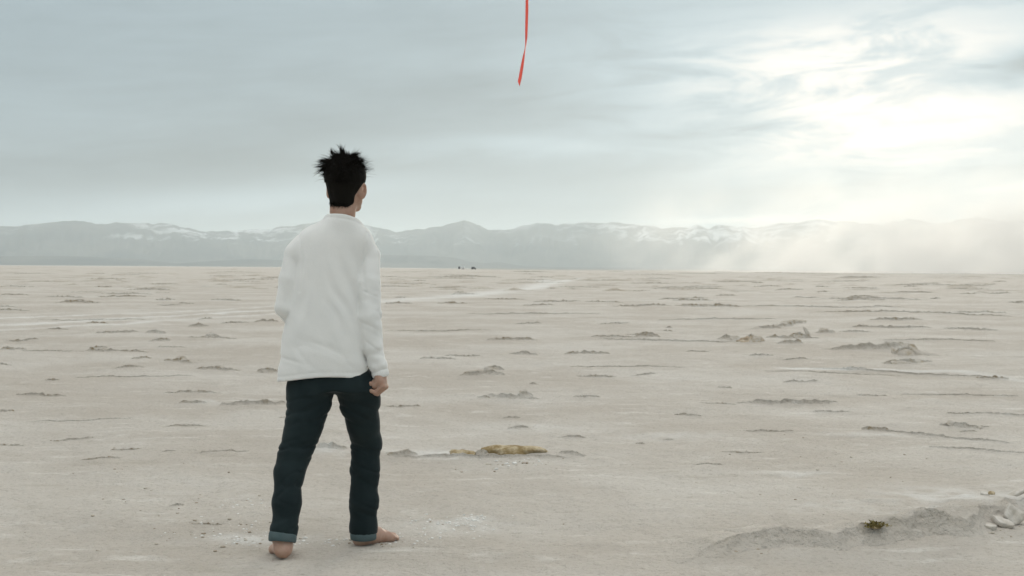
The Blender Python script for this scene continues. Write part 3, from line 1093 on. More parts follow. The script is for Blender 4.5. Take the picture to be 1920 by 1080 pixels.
def shirt_mesh():
    f = Field((-.36, -.26, .72), (.36, .36, 1.52), 0.0055)
    lev = [(fz(716), fx(606), .195, .000, .128), (fz(690), fx(607), .193, .000, .128), (fz(655), fx(608), .187, -.002, .126),
           (fz(610), fx(609), .176, -.004, .122), (fz(560), fx(611), .166, .000, .118), (fz(510), fx(614), .160, .004, .118),
           (fz(475), fx(619), .160, .006, .112), (fz(450), fx(624), .150, .004, .104), (fz(434), fx(630), .128, .000, .092),
           (fz(421), fx(635), .096, -.006, .080), (fz(411), fx(639), .070, -.012, .070), (fz(403), fx(640), .056, -.014, .064)]
    f.column(lev, .03, 2.25)
    # shoulders
    f.chain([P(640, 424, -.012), P(674, 450, -.004), P(691, 476, .0)], [.050, .043, .046], .04)
    f.chain([P(637, 424, -.012), P(588, 448, -.004), P(557, 476, .0)], [.050, .046, .048], .04)
    # right sleeve
    f.chain([P(690, 480, 0), P(688, 530, -.03), EL_R, P(700, 650, -.052), P(709, 684, -.05), P(711, 694, -.05)],
            [.050, .0560, .055, .0465, .0395, .030], .007)
    # left sleeve
    f.chain([P(556, 480, 0), P(546, 525, -.012), EL_L, P(550, 590, .10), P(564, 595, .19), WR_L],
            [.050, .0540, .0500, .047, .042, .033], .007)
    x, y, z = f.all()
    near = np.abs(f.D) < 0.05
    xs, ys, zs = x[near].astype(float), y[near].astype(float), z[near].astype(float)
    w = .0042 * vnoise3(xs * 9 + zs * 3.5, ys * 9, zs * 3.2 - xs * 2, 3)
    w += .0028 * vnoise3(xs * 20 + zs * 9, ys * 18, zs * 8 - xs * 5, 5)
    # pulls from the right armpit down across the back
    g = np.exp(-(((xs - fx(650)) / .10) ** 2 + ((zs - fz(545)) / .16) ** 2)) * (ys < .06)
    w += g * .0030 * np.sin((xs * .92 + zs * .36) * 105 + 2.5 * vnoise3(xs * 6, ys * 6, zs * 6, 9))
    g = np.exp(-(((xs - fx(555)) / .09) ** 2 + ((zs - fz(560)) / .13) ** 2)) * (ys < .06)
    w += g * .0022 * np.sin((xs * .9 - zs * .30) * 95 + 2.5 * vnoise3(xs * 6, ys * 6, zs * 6, 19))
    # bunching low on the back and in the sleeves
    g = np.exp(-((zs - fz(668)) / .06) ** 2) * (xs < fx(690))
    w += g * .0042 * vnoise3(xs * 5 + zs * 4, ys * 5, zs * 21 + xs * 7, 12)
    arm = 1 / (1 + np.exp(-(xs - fx(676) - np.maximum(0, fz(600) - zs) * .25) / .008))
    lowr = np.clip((fz(500) - zs) / .15, 0.15, 1)
    w += arm * lowr * (.0034 * vnoise3(xs * 9 + zs * 9, ys * 9, zs * 25 + xs * 8, 15) + .0022 * vnoise3(xs * 16, ys * 16, zs * 48 + ys * 20, 16))
    lar = 1 / (1 + np.exp((xs - fx(545)) / .008)) * (zs > fz(622))
    w += lar * .0018 * vnoise3(xs * 9, ys * 12, zs * 24 - ys * 14, 25)
    # sharp pull lines across the back and in the sleeves
    n_ = vnoise3(xs * 13 + zs * 6.5, ys * 5, zs * 4.2 - xs * 3, 51)
    w += .0050 * np.clip(1 - np.abs(n_) / .30, 0, 1) ** 1.6 * np.exp(-(((xs - fx(640)) / .09) ** 2 + ((zs - fz(560)) / .17) ** 2))
    n_ = vnoise3(xs * 6 + zs * 6, ys * 5, zs * 15 + xs * 6, 53)
    w += .0040 * np.clip(1 - np.abs(n_) / .28, 0, 1) ** 1.6 * np.exp(-((zs - fz(650)) / .07) ** 2)
    n_ = vnoise3(xs * 7 + zs * 6, ys * 9, zs * 24 + xs * 10, 55)
    w += arm * lowr * .0042 * np.clip(1 - np.abs(n_) / .30, 0, 1) ** 1.6
    nk = zs - (fz(409) + (xs - fx(640)) * -.16 + (ys + .01) * -.22)
    w += .0026 * np.exp(-((nk + .020) / .0045) ** 2) - .0016 * np.clip((nk + .020) / .006, 0, 1)
    # armhole seams
    for sgn, x0 in ((1, fx(681)), (-1, fx(566))):
        sd = xs - x0 - sgn * .10 * (zs - fz(470)) - sgn * .7 * (zs - fz(470)) ** 2
        w += .0032 * np.exp(-(sd / .0050) ** 2) * ((zs > fz(548)) & (zs < fz(436)))
    w += .0020 * np.exp(-((zs - hemz(xs) - .022) / .0035) ** 2) * (xs < fx(690))
    f.D[near] += w.astype(np.float32)
    # hem, neckline, sleeve ends
    hem = hemz(x)
    a0, a1 = P(697, 630, -.052), P(713, 712, -.05)
    av = a1 - a0
    tt = np.clip(((x - a0[0]) * av[0] + (y - a0[1]) * av[1] + (z - a0[2]) * av[2]) / (av @ av), 0, 1.05)
    armzone = np.sqrt((x - a0[0] - tt * av[0]) ** 2 + (y - a0[1] - tt * av[1]) ** 2 + (z - a0[2] - tt * av[2]) ** 2) < .052
    f.D = np.where(armzone, f.D, np.maximum(f.D, hem - z)).astype(np.float32)
    neck = z - (fz(409) + (x - fx(640)) * -.16 + (y + .01) * -.22)
    f.D = np.maximum(f.D, neck).astype(np.float32)
    return f.mesh()


WHITE = mat_cloth('white_jersey', (0.79, 0.79, 0.77), (0.83, 0.825, 0.80), 0.92, 420.0, 4.0, 0.30, 0.7)
sv, sf = shirt_mesh()
shirt = mesh_obj('sweatshirt', sv, sf, WHITE, PERSON)


def ring(c, ax, r1, r2, hgt, nu=36, ribs=0, name='cuff', mat=None, parent=None, up=None, amp=.0008):
    """a ribbed band round axis ax"""
    ax = np.array(ax, float)
    ax /= np.linalg.norm(ax)
    e1 = np.array(up if up is not None else (1, 0, 0), float)
    e1 -= ax * (e1 @ ax)
    e1 /= np.linalg.norm(e1)
    e2 = np.cross(ax, e1)
    prof = [(-.5, -.008), (-.5, -.002), (-.44, .001), (-.2, .003), (0, .0035), (.2, .003), (.44, .001), (.5, -.002), (.5, -.008)]
    th = np.linspace(0, 2 * math.pi, nu, endpoint=False)
    v = []
    for (h, o) in prof:
        wob = o + (amp * np.cos(th * ribs) if ribs else 0) + .0015 * vnoise3(np.cos(th) * 2 + 9, np.sin(th) * 2 + h, th * 0 + c[2] * 7, 4)
        v.append(np.array(c) + ax * (h * hgt) + e1 * ((r1 + wob) * np.cos(th))[:, None] + e2 * ((r2 + wob) * np.sin(th))[:, None])
    return mesh_obj(name, np.concatenate(v), grid_faces(len(prof), nu, True), mat, parent)


ring(P(712.5, 698, -.05), WR_R - P(705, 664, -.05), .0335, .034, .036, 90, 30, 'sleeve_cuff', WHITE, shirt)
ring(WR_L - vdir * .004, vdir, .035, .036, .04, 90, 30, 'sleeve_cuff', WHITE, shirt)


# ---- trousers
def trouser_mesh():
    f = Field((-.34, -.32, .05), (.34, .34, .88), 0.0055)
    f.column([(fz(728), fx(627), .176, .0, .112), (fz(715), fx(624), .180, .0, .118), (fz(690), fx(620), .160, .0, .100),
              (fz(665), fx(619), .140, .0, .090)], .03, 2.3)
    f.ell(P(592, 728, -.03), (.062, .078, .070), .05)
    f.ell(P(658, 728, -.02), (.060, .078, .070), .05)
    k = .026
    # trailing leg
    f.chain([P(578, 728, -.01), P(581, 748, -.012), P(573, 788, -.03), P(567, 815, -.045), P(556, 848, -.06), P(546, 882, -.09), P(541, 940, -.135),
             P(536, 988, -.165), P(535, 1003, -.172)], [.092, .0950, .0810, .0735, .0690, .0625, .0595, .0545, .052], k)
    # leading leg
    f.chain([P(674, 728, .01), P(675, 752, .03), P(681, 792, .065), P(687, 830, .115), P(685, 880, .11), P(684, 940, .10),
             P(683, 988, .10), P(683, 1003, .10)], [.092, .0870, .0700, .0675, .0625, .062, .058, .057], k)
    x, y, z = f.all()
    near = np.abs(f.D) < .04
    xs, ys, zs = x[near].astype(float), y[near].astype(float), z[near].astype(float)
    w = .0022 * vnoise3(xs * 11, ys * 11, zs * 5, 33) + .0008 * vnoise3(xs * 24 + zs * 10, ys * 22, zs * 16, 35)
    left = xs < fx(632) - np.clip(fz(745) - zs, 0, 1) * .05

    def crease(fx_, fz_, sl, seed, amp, zc, zw):
        """sharp narrow valleys running across the cloth"""
        n = vnoise3(xs * fx_ + zs * sl, ys * fx_ * .8, zs * fz_ + xs * np.where(left, -sl, sl), seed)
        v_ = np.clip(1 - np.abs(n) / .32, 0, 1) ** 1.5
        return amp * v_ * np.exp(-((zs - fz(zc)) / zw) ** 2)
    w += crease(5, 22, 12, 37, .0070, 765, .06)          # seat and upper thigh
    w += crease(4, 30, 9, 41, .0080, 838, .05)           # hollow of the knee
    w += crease(5, 17, 14, 43, .0060, 900, .08)          # down the calf
    w += crease(5, 26, 12, 47, .0060, 960, .05)          # break above the roll
    w *= np.clip((zs - fz(990)) / .05, .1, 1)
    f.D[near] += w.astype(np.float32)
    # back yoke / pocket edge
    f.D = np.maximum(f.D, np.where(x < fx(615), P(535, 1004, -.17)[2], P(683, 1003, .10)[2]) - z).astype(np.float32)
    return f.mesh()


DENIM = mat_cloth('dark_twill', (0.011, 0.019, 0.021), (0.016, 0.026, 0.028), 0.88, 520.0, 5.0, 0.25, 0.12)
CUFFM = mat_cloth('twill_inside', (0.075, 0.110, 0.116), (0.095, 0.130, 0.135), 0.9, 520.0, 9.0, 0.30, 0.1)
tv, tf = trouser_mesh()
trousers = mesh_obj('trousers', tv, tf, DENIM, PERSON)
ring(P(534, 1002, -.172), P(538, 960, -.15) - P(534, 1002, -.172), .0565, .0575, .044, 60, 0, 'rolled_cuff', CUFFM, trousers)
ring(P(683, 1001, .10), P(683, 960, .10) - P(683, 1001, .10), .0560, .0600, .040, 60, 0, 'rolled_cuff', CUFFM, trousers)


# ---- hair
def hair_mesh():
    f = Field(HEAD - (.14, .15, .18), HEAD + (.14, .15, .16), 0.005)
    cen, rad = np.array((.004, -.014, .040)), np.array((.087, .102, .093))
    cen2, rad2 = np.array((.002, -.046, -.046)), np.array((.055, .056, .076))
    f.ell(hp(*cen), rad, .02, RH)
    f.ell(hp(*cen2), rad2, .03, RH)
    x, y, z = f.all()
    q = np.stack([x - HEAD[0], y - HEAD[1], z - HEAD[2]], -1) @ RH        # head-local
    # open the face and the ears, square the nape
    f.D = np.maximum(f.D, q[..., 1] - .078 + np.clip(.060 - q[..., 2], 0, .2) * .90)
    ear = np.sqrt((q[..., 1] + .004) ** 2 + ((q[..., 2] + .022) * .75) ** 2) - .019
    f.D = np.maximum(f.D, -np.where(np.abs(q[..., 0]) > .055, ear, 1.0))
    f.D = np.maximum(f.D, -.114 + (q[..., 0] / .06) ** 2 * .024 - q[..., 2])
    near = np.abs(f.D) < .03
    f.D[near] += (.004 * vnoise3(x[near] * 50., y[near] * 50., z[near] * 25., 41)).astype(np.float32)
    f.D = f.D.astype(np.float32)
    base = f.mesh()
    r2 = np.random.default_rng(5)
    root, d0, ln, bend, r0 = [], [], [], [], []
    # short hair over the whole scalp
    n = 5200
    u = r2.normal(size=(n, 3))
    u /= np.linalg.norm(u, axis=1)[:, None]
    low = (u[:, 2] < -.15)[:, None]
    p = np.where(low, cen2 + rad2 * u, cen + rad * u)
    ok = (p[:, 2] > -.110) & (p[:, 1] < .072 - np.maximum(0, .056 - p[:, 2]) * .90)
    ok &= ~((np.abs(p[:, 0]) > .055) & (np.hypot(p[:, 1] + .004, (p[:, 2] + .022) * .75) < .021))
    u, p = u[ok], p[ok]
    n = len(p)
    nr = (u / rad) @ RH.T
    nr /= np.linalg.norm(nr, axis=1)[:, None]
    top = np.clip((u[:, 2] - .12) / .55, 0, 1)[:, None]
    side = nr[:, :1]
    cl = np.stack([vnoise3(*(p.T * 42), 61 + i) for i in range(3)], -1)
    jt = r2.normal(size=(n, 3))
    dtop = nr * .8 + np.array((-.30, -.05, .45)) + side * np.array((.55, 0, 0)) + cl * .55 + jt * .10
    dlow = nr * .38 + np.array((-.10, 0, -.95)) + jt * .10
    d = dlow * (1 - top) + dtop * top
    rnd = r2.random((n, 1))
    L = (.007 + .010 * rnd) * (1 - top) + (.010 + .020 * rnd ** 2 + .010 * cl[:, 1:2]) * top
    root.append(HEAD + p @ RH.T - nr * .004)
    d0.append(d)
    ln.append(L)
    bend.append(np.array((-.25, -.05, -.5)) * (.5 + rnd) * np.where(side > .3, (-.6, 1, 1), (1, 1, 1)))
    r0.append(.0009 + .0009 * r2.random((n, 1)))
    # pointed, wind-blown tufts: direction on the scalp, growth direction, length (figure frame)
    tufts = [(-.86, -.2, .42, (-1, 0, -.42), .058), (-.82, -.3, .52, (-1, 0, -.30), .074), (-.78, .1, .58, (-1, 0, -.12), .058),
             (-.72, -.1, .70, (-1, 0, .10), .066), (-.66, -.2, .76, (-1, 0, .22), .074), (-.52, -.1, .86, (-.8, 0, .80), .056),
             (-.40, -.2, .92, (-.55, 0, .95), .048), (-.16, -.1, .97, (-.22, 0, 1), .064), (-.05, .1, .99, (-.02, 0, 1), .066),
             (.20, -.1, .98, (.75, 0, .60), .056), (.30, -.2, .95, (.95, 0, .35), .052),
             (.48, 0, .88, (1, 0, .15), .040), (.64, -.1, .76, (1, 0, -.10), .034), (.78, .1, .60, (1, 0, -.35), .026),
             (-.92, .1, .22, (-.8, 0, -.8), .034), (.1, .5, .85, (.3, .5, .8), .05),
             (-.4, .4, .8, (-.5, .4, .8), .05), (.5, .5, .7, (.7, .4, .5), .045)]
    for (ux, uy, uz, dr, Lt) in tufts:
        u0 = np.array((ux, uy, uz))
        u0 /= np.linalg.norm(u0)
        m = 30
        uu = u0 + r2.normal(size=(m, 3)) * .060
        uu /= np.linalg.norm(uu, axis=1)[:, None]
        rt = HEAD + RH @ cen + uu * np.array((.084, .090, .090))
        tip = HEAD + RH @ cen + u0 * .085 + np.array(dr) / np.linalg.norm(dr) * Lt
        aim = tip + r2.normal(size=(m, 3)) * .007 - rt
        q1 = r2.uniform(.35, 1.08, (m, 1))
        root.append(rt - uu * .006)
        d0.append(aim + uu * .03)
        ln.append(np.linalg.norm(aim, axis=1)[:, None] * q1)
        bend.append(np.tile(np.array((-.10 if dr[0] < .2 else .10, 0, -.45)), (m, 1)) * r2.random((m, 1)) * 1.4 + r2.normal(size=3) * .45 + r2.normal(size=(m, 3)) * .18)
        r0.append(.0012 + .0016 * r2.random((m, 1)))
    # fine stray hairs that soften the outline
    m = 700
    uu = r2.normal(size=(m, 3)) * np.array((.75, .6, .35)) + np.array((-.05, 0, .62))
    uu /= np.linalg.norm(uu, axis=1)[:, None]
    root.append(HEAD + RH @ cen + uu * np.array((.080, .088, .088)))
    wind = np.where(uu[:, :1] < .15, np.array((-.75, 0, .15)), np.array((.45, 0, .1)))
    d0.append(uu * .7 + wind + r2.normal(size=(m, 3)) * .22)
    ln.append(.018 + .052 * r2.random((m, 1)) ** 1.6)
    bend.append(np.array((0, 0, -.6)) * r2.random((m, 1)) + r2.normal(size=(m, 3)) * .25)
    r0.append(np.full((m, 1), .00055))
    root, d, ln, bend, r0 = [np.concatenate(a_) for a_ in (root, d0, ln, bend, r0)]
    d = d / np.linalg.norm(d, axis=1)[:, None]
    n, seg = len(root), 5
    e = np.cross(d, (.3, .2, .9))
    e /= np.linalg.norm(e, axis=1)[:, None] + 1e-9
    pts = np.zeros((n, seg + 1, 3, 3))
    pc = root.copy()
    for i in range(seg + 1):
        rr = r0 * (1 - i / seg) ** .7 + .00012
        e2 = np.cross(d, e)
        for k, a in enumerate((0, 2.094, 4.189)):
            pts[:, i, k] = pc + (e * math.cos(a) + e2 * math.sin(a)) * rr
        pc = pc + d * ln / seg
        d = d + bend / seg
        d /= np.linalg.norm(d, axis=1)[:, None]
        e = e - d * np.sum(e * d, 1)[:, None]
        e /= np.linalg.norm(e, axis=1)[:, None] + 1e-9
    fc = (grid_faces(seg + 1, 3, True)[None] + (np.arange(n) * (seg + 1) * 3)[:, None, None]).reshape(-1, 4)
    return join_meshes([base, (pts.reshape(-1, 3), fc)])


HAIR, NH, BH = material('black_hair', (0.007, 0.006, 0.0045), 0.75, 0.10)
hv, hf = hair_mesh()
mesh_obj('hair', hv, hf, HAIR, PERSON)


# ------------------------------------------------------------------ loose things on the flat
def blob_mesh(rx, ry, rz, seed, rough=.25, flat=.3, nu=14, nv=20, sharp=1.0):
    """irregular clod, its base at z = 0"""
    th = np.linspace(0.02, math.pi - .02, nu)
    ph = np.linspace(0, 2 * math.pi, nv, endpoint=False)
    T, Q = np.meshgrid(th, ph, indexing='ij')
    v = np.stack([np.sin(T) * np.cos(Q), np.sin(T) * np.sin(Q), np.cos(T)], -1)
    k = 1 + rough * vnoise3(v[..., 0] * 1.7 + seed, v[..., 1] * 1.7, v[..., 2] * 1.7, seed) \
        + rough * .5 * vnoise3(v[..., 0] * 4 + seed, v[..., 1] * 4, v[..., 2] * 4, seed + 1)
    v = v * k[..., None] * np.array((rx, ry, rz))
    v[..., 2] = np.maximum(v[..., 2], -rz * flat) + rz * flat
    return v.reshape(-1, 3), grid_faces(nu, nv, True)


def slab_mesh(w, d, th, seed, n=6):
    """broken plate of salt crust: angular outline, ragged broken edge"""
    r5 = np.random.default_rng(seed)
    a = np.sort((np.arange(n) + r5.uniform(-.38, .38, n)) / n * 2 * math.pi)
    r = r5.uniform(.62, 1.12, n)
    cx, cyy = np.cos(a) * r, np.sin(a) * r
    m = n * 4
    t = np.arange(m) / 4.0
    cx = np.interp(t, np.arange(n + 1), np.append(cx, cx[0])) + r5.normal(size=m) * .018
    cyy = np.interp(t, np.arange(n + 1), np.append(cyy, cyy[0])) + r5.normal(size=m) * .018
    rows = [(0.02, th), (.45, th * 1.04), (.80, th), (.96, th * .97), (1.0, th * .80), (.985, th * .45), (.96, th * .1), (.90, 0), (.02, 0)]
    v = []
    for (k, z) in rows:
        x, y = cx * k * w / 2, cyy * k * d / 2
        jz = th * .20 * vnoise3(x * 38 + seed, y * 38, z * 60 + t * 0, seed + 7)
        v.append(np.stack([x, y, z + jz + (x / w) ** 2 * th * .8], -1))
    return np.concatenate(v), grid_faces(len(rows), m, True)


SLAB, MUD = mat_slab(), mat_mud()
TAN = mat_mud('tan_mud', (0.34, 0.27, 0.19, 1), (0.57, 0.49, 0.40, 1))


def place(name, vf, mat, px, py, label, cat, lift=0.0, rot=(0, 0, 0), group=None):
    g = ground_at(px, py)
    o = mesh_obj(name, vf[0], vf[1], mat, smooth=name != 'crust_plate')
    z = float(ground_h(np.array([g[0]]), np.array([g[1]]))[0])
    o.location = (g[0], g[1], z + lift)
    o.rotation_euler = tuple(R(a) for a in rot)
    bpy.context.view_layer.update()
    if o.data.polygons[4].normal.z < 0 and name == 'crust_plate':
        o.data.flip_normals()
    return tag(o, label, cat, group)


place('mud_lump', blob_mesh(.205, .075, .046, 3, .30, .15, 20, 36), MUD, 967, 850,
      'ochre lump of dried mud on the low crust ridge beyond the walker', 'mud lump', .004, (0, 0, 4))
place('mud_lump', blob_mesh(.085, .05, .034, 9, .35, .15, 16, 26), MUD, 866, 853,
      'small flat brown mud lump close to the big ochre one', 'mud lump', -.006, (0, 0, -6))
place('mud_lump', blob_mesh(.23, .12, .115, 14, .40, .1, 18, 28), TAN, 1406, 641,
      'pinkish tan clod on a far crust ridge, tallest of its row', 'mud lump', -.03, (0, 0, 12))

SLABS = [
    (1856, 996, .090, .070, .020, (6, 4, 20), .000, 'pale flat crust slab lying lowest under the broken ledge'),
    (1880, 990, .120, .075, .024, (14, 18, -12), .006, 'pale crust slab tilted against the rounded grey plate'),
    (1894, 985, .125, .110, .030, (62, 6, 14), .030, 'rounded grey plate standing on edge at the broken ledge'),
    (1846, 940, .070, .060, .016, (10, -6, 30), .028, 'small grey leaf-shaped slab behind the broken ledge'),
    (1905, 941, .130, .040, .018, (12, -22, 8), .030, 'long narrow brownish plate tilted up towards the frame edge'),
    (1915, 950, .090, .060, .014, (8, 3, -20), .004, 'thin pale plate below the long tilted brownish one'),
]
for i, (px, py, w, d, th, rt, lf, lb) in enumerate(SLABS):
    place('crust_plate', slab_mesh(w * 1.2, d * 1.2, th * 1.1, 20 + i * 3), SLAB, px, py, lb, 'crust plate', lf, rt)['kind'] = 'thing'
place('clod', blob_mesh(.018, .016, .013, 31, .3, .3), SLAB, 1830, 1000, 'pale pebble-sized clod at the foot of the broken ledge', 'clod')
place('clod', blob_mesh(.022, .018, .016, 33, .3, .3), SLAB, 1841, 993, 'pale clod touching the lowest flat slab', 'clod')
place('clod', blob_mesh(.018, .014, .012, 35, .35, .3), MUD, 1859, 948, 'small brown clod behind the rounded grey plate', 'clod', .05)
place('clod', blob_mesh(.034, .026, .028, 37, .35, .2), SLAB, 1322, 1030, 'rough clod where the broken ledge dies out', 'clod')
place('clod', blob_mesh(.024, .02, .020, 39, .35, .2), SLAB, 1352, 1034, 'second rough clod near the low end of the ledge', 'clod')


def tuft():
    g = ground_at(1643, 1022)
    o = empty('dry_plant', (g[0], g[1] + .02, .085))
    tag(o, 'small yellow-green tuft growing on the crest of the ledge', 'plant')
    r3 = np.random.default_rng(3)
    m, N, b = material('dry_leaf', (.19, .155, .055), .8, .2)
    vs, fs = [], []
    for i in range(150):
        p = np.array((r3.normal() * .020, r3.normal() * .014, r3.uniform(-.01, .012)))
        d = np.array((r3.normal() * .9 + p[0] * 22, r3.normal() * .9, r3.uniform(.1, 1.0)))
        d /= np.linalg.norm(d)
        w = np.cross(d, r3.normal(size=3))
        w *= .0035 / np.linalg.norm(w)
        L = r3.uniform(.010, .024)
        k = len(vs)
        vs += [p - w, p + w, p + d * L * .6 + w * .8, p + d * L, p + d * L * .6 - w * .8]
        fs += [(k, k + 1, k + 2), (k, k + 2, k + 4), (k + 2, k + 3, k + 4)]
    mesh_obj('leaves', np.array(vs), fs, m, o, smooth=False)
    v, fc = blob_mesh(.022, .016, .014, 51, .3, .2, 8, 10)
    mesh_obj('stem_base', v - np.array((0, 0, .012)), fc, MUD, o)


tuft()


def crumbs(name, mat, zones, seed, label):
    """loose crumbs too small and many to count"""
    r4 = np.random.default_rng(seed)
    unit, fc = blob_mesh(1, 1, .8, seed, .45, .3, 6, 7)
    vs, fs, b = [], [], 0
    for (px, py, sx, sy, n, r0, r1) in zones:
        for i in range(n):
            g = ground_at(px + r4.normal() * sx, py + r4.normal() * sy)
            if g[1] < 4.2:
                continue
            r = r0 + (r1 - r0) * r4.random() ** 2.5
            a = r4.uniform(0, 6.28)
            c, s_ = math.cos(a), math.sin(a)
            v = unit * np.array((r * r4.uniform(.8, 1.4), r, r * r4.uniform(.5, .9)))
            v = np.stack([v[:, 0] * c - v[:, 1] * s_, v[:, 0] * s_ + v[:, 1] * c, v[:, 2]], -1)
            vs.append(v + np.array((g[0], g[1], 0)))
            vs[-1] = np.concatenate([vs[-1], np.tile(g, (len(v), 1))], 1)
            fs.append(fc + b)
            b += len(v)
    v = np.concatenate(vs)
    v[:, 2] += ground_h(v[:, 3], v[:, 4]) - .001
    o = mesh_obj(name, v[:, :3], np.concatenate(fs), mat)
    return tag(o, label, kind='stuff')


CRUMB, NC, BC = material('clay_crumb', (.27, .20, .13), .95, .1)
pc = NC.new('ShaderNodeNewGeometry').outputs['Position']
NC.put(BC.inputs['Base Color'], NC.mix(NC.ramp(NC.noise(pc, 9.0, 3.0), .35, .65), (.31, .255, .19, 1), (.50, .455, .385, 1)))
SALTC, _, _ = material('salt_crumb', (.74, .73, .70), .8, .2)
crumbs('gravel', CRUMB, [(430, 985, 90, 28, 70, .002, .011), (520, 1016, 120, 9, 50, .002, .010), (250, 940, 160, 50, 40, .003, .012),
                         (1480, 850, 120, 18, 45, .002, .010), (960, 870, 70, 6, 22, .004, .014), (1360, 1024, 50, 8, 60, .003, .013),
                         (1840, 1004, 40, 9, 30, .003, .012), (700, 1018, 60, 6, 30, .003, .010), (1200, 930, 500, 60, 70, .002, .008)],
       61, 'small brown clay crumbs scattered over the salt flat')
crumbs('salt_crumbs', SALTC, [(850, 984, 45, 9, 120, .002, .009), (885, 972, 20, 5, 60, .002, .009), (440, 1000, 70, 14, 90, .002, .009),
                              (600, 1018, 70, 5, 60, .002, .010), (760, 1010, 60, 8, 50, .002, .008), (980, 866, 50, 5, 24, .004, .016),
                              (480, 948, 30, 8, 22, .002, .010)],
       63, 'white salt crumbs crushed up around the bare feet')


# ------------------------------------------------------------------ red ribbon hanging in the air
def ribbon():
    pts = [(973.5, 153), (975.5, 145), (978, 130), (981, 112), (983.5, 98), (985, 90), (986, 80), (986.8, 68), (987, 55), (988, 20),
           (988, -30), (985, -90), (984, -160), (988, -240)]
    ang = [10, 10, 22, 45, 68, 80, 65, 45, 35, 25, 45, 80, 40, 20]
    dist = 15.5
    ctl = np.array([np.array((0, 0, CAM_H)) + ray(*p) * dist for p in pts])
    t0 = np.arange(len(pts))
    t = np.linspace(0, len(pts) - 1, 90)
    c = np.stack([np.interp(t, t0, ctl[:, i]) for i in range(3)], -1)
    for _ in range(3):
        c[1:-1] = (c[:-2] + c[1:-1] * 2 + c[2:]) / 4
    a = np.radians(np.interp(t, t0, ang))
    tg = np.gradient(c, axis=0)
    tg /= np.linalg.norm(tg, axis=1)[:, None]
    e1 = np.cross(tg, (0, 1, 0))
    e1 /= np.linalg.norm(e1, axis=1)[:, None]
    e2 = np.cross(tg, e1)
    wdir = e1 * np.cos(a)[:, None] + e2 * np.sin(a)[:, None]
    ndir = np.cross(tg, wdir)
    W2, th = .0175, .0006
    v = np.stack([c + wdir * W2 + ndir * th, c + wdir * W2 - ndir * th, c - wdir * W2 - ndir * th, c - wdir * W2 + ndir * th], 1)
    v[0, 2:] -= tg[0] * .05                       # slanted cut end
    m, N, b = material('red_ribbon', (.94, .22, .17), .55, .3)
    tr = N.new('ShaderNodeBsdfTranslucent')
    tr.inputs[0].default_value = (1.0, .34, .28, 1)
    mx = N.new('ShaderNodeMixShader')
    mx.inputs[0].default_value = .55
    out = [n for n in m.node_tree.nodes if n.type == 'OUTPUT_MATERIAL'][0]
    m.node_tree.links.new(b.outputs[0], mx.inputs[1])
    m.node_tree.links.new(tr.outputs[0], mx.inputs[2])
    m.node_tree.links.new(mx.outputs[0], out.inputs['Surface'])
    o = mesh_obj('ribbon', v.reshape(-1, 3), grid_faces(90, 4, True), m)
    tag(o, 'twisted red ribbon hanging down into the cloudy sky', 'ribbon')


ribbon()


# ------------------------------------------------------------------ two vehicles on the horizon
def box(x0, x1, y0, y1, z0, z1, tx=0.0, bev=.06):
    v, f = [], []
    for (z, k) in ((z0, 0), (z0 + bev, 1), (z1 - bev, 1), (z1, 0)):
        s_ = 0 if k else bev
        q = tx * (z - z0) / (z1 - z0)
        v += [(x0 + s_ + q, y0 + s_, z), (x1 - s_ - q, y0 + s_, z), (x1 - s_ - q, y1 - s_, z), (x0 + s_ + q, y1 - s_, z)]
    for i in range(3):
        for j in range(4):
            f.append((i * 4 + j, i * 4 + (j + 1) % 4, i * 4 + 4 + (j + 1) % 4, i * 4 + 4 + j))
    f += [(3, 2, 1, 0), (12, 13, 14, 15)]
    return np.array(v, float), np.array(f)


def wheel(x, y, r):
    a = np.linspace(0, 2 * math.pi, 16, endpoint=False)
    v = []
    for (yy, k) in ((-.14, .05), (-.14, .9), (-.10, 1), (.10, 1), (.14, .9), (.14, .05)):
        v.append(np.stack([x + np.cos(a) * r * k, np.full(16, y + yy), r + np.sin(a) * r * k], -1))
    return np.concatenate(v), grid_faces(6, 16, True)


PAINT_D, _, _ = material('dark_paint', (.03, .035, .04), .4, .5)
PAINT_W, _, _ = material('white_paint', (.75, .76, .77), .5, .4)
RUBBER, _, _ = material('rubber', (.02, .02, .02), .9, .1)
GLASS, _, _ = material('window_glass', (.05, .06, .07), .1, .6)


def vehicle(px, dist, long_, label, cat, white):
    r = ray(px, 500)
    k = dist / r[1]
    o = empty('truck' if white else 'van', (r[0] * k, dist, float(ground_h(np.array([r[0] * k]), np.array([dist]))[0])))
    tag(o, label, cat)
    if white:
        mesh_obj('cab', *box(-3.4, -1.0, -1.1, 1.1, .55, 2.9, .25), PAINT_D, o, False)
        mesh_obj('cargo_box', *box(-.9, 3.4, -1.2, 1.2, .75, 3.1), PAINT_W, o, False)
        mesh_obj('window', *box(-2.6, -1.5, -1.13, -1.06, 1.7, 2.5, 0, .01), GLASS, o, False)
        wx = (-2.4, 1.2, 2.3)
    else:
        mesh_obj('body', *box(-2.2, 2.2, -.95, .95, .4, 1.5, .05), PAINT_D, o, False)
        mesh_obj('cabin', *box(-1.9, 1.2, -.88, .88, 1.5, 2.4, .3), PAINT_D, o, False)
        mesh_obj('window', *box(-1.2, .6, -.93, -.86, 1.6, 2.15, .1, .01), GLASS, o, False)
        wx = (-1.4, 1.4)
    for x in wx:
        for y in (-.95, .95):
            mesh_obj('wheel', *wheel(x, y, .45 if white else .36), RUBBER, o)


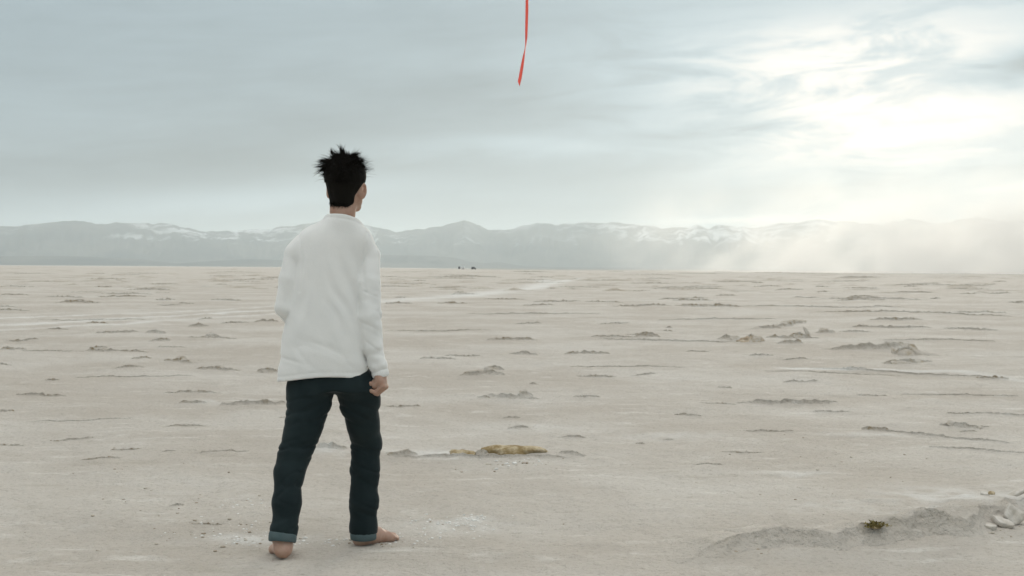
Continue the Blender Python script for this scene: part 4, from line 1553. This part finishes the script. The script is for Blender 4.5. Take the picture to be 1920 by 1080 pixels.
vehicle(865, 1500, 7, 'tiny white truck with a dark cab on the horizon line', 'truck', True)
vehicle(888, 1250, 4, 'tiny dark van on the horizon, right of the white truck', 'van', False)


# ------------------------------------------------------------------ air
def volume_box(name, lo, hi, label):
    v = [(x, y, z) for x in (lo[0], hi[0]) for y in (lo[1], hi[1]) for z in (lo[2], hi[2])]
    f = [(0, 1, 3, 2), (4, 6, 7, 5), (0, 4, 5, 1), (2, 3, 7, 6), (0, 2, 6, 4), (1, 5, 7, 3)]
    m = bpy.data.materials.new(name + '_air')
    m.use_nodes = True
    m.node_tree.nodes.clear()
    N = Nodes(m.node_tree)
    out = N.new('ShaderNodeOutputMaterial')
    pv = N.new('ShaderNodeVolumePrincipled')
    m.node_tree.links.new(pv.outputs[0], out.inputs['Volume'])
    o = mesh_obj(name, np.array(v, float), f, m, smooth=False)
    tag(o, label, kind='stuff')
    return m, N, pv


_, _, pv = volume_box('haze', (-30000, -30000, -8.0), (30000, 30000, 720.0), 'pale haze over the flat and the mountains')
pv.inputs['Color'].default_value = (.84, .925, .96, 1)
pv.inputs['Density'].default_value = 6.5e-5
pv.inputs['Anisotropy'].default_value = 0.5


def dust():
    """salt dust blown up off the flat, far off to the right"""
    m, N, pv = volume_box('dust', (20, 560, -1.0), (480, 1050, 105.0), 'pale dust blowing over the far flat')
    pos = N.new('ShaderNodeNewGeometry').outputs['Position']
    x, y, z = N.sep(pos)
    lean = N.xyz(N.add(x, N.mul(z, -.5)), N.mul(y, .5), N.mul(z, 1.4))
    n1 = N.noise(lean, .022, 4.0, .58, .8)
    edge = N.mul(N.ramp(x, 25, 330), N.ramp(x, 475, 400), N.ramp(y, 565, 640), N.ramp(y, 1045, 950))
    hz = N.ramp(z, 102, 0)
    dens = N.mul(N.ramp(n1, .38, .70), edge, N.mul(hz, hz), .023)
    N.put(pv.inputs['Density'], dens)
    pv.inputs['Color'].default_value = (.995, .995, .99, 1)
    pv.inputs['Anisotropy'].default_value = .62
    m.cycles.volume_step_rate = 1.0


dust()
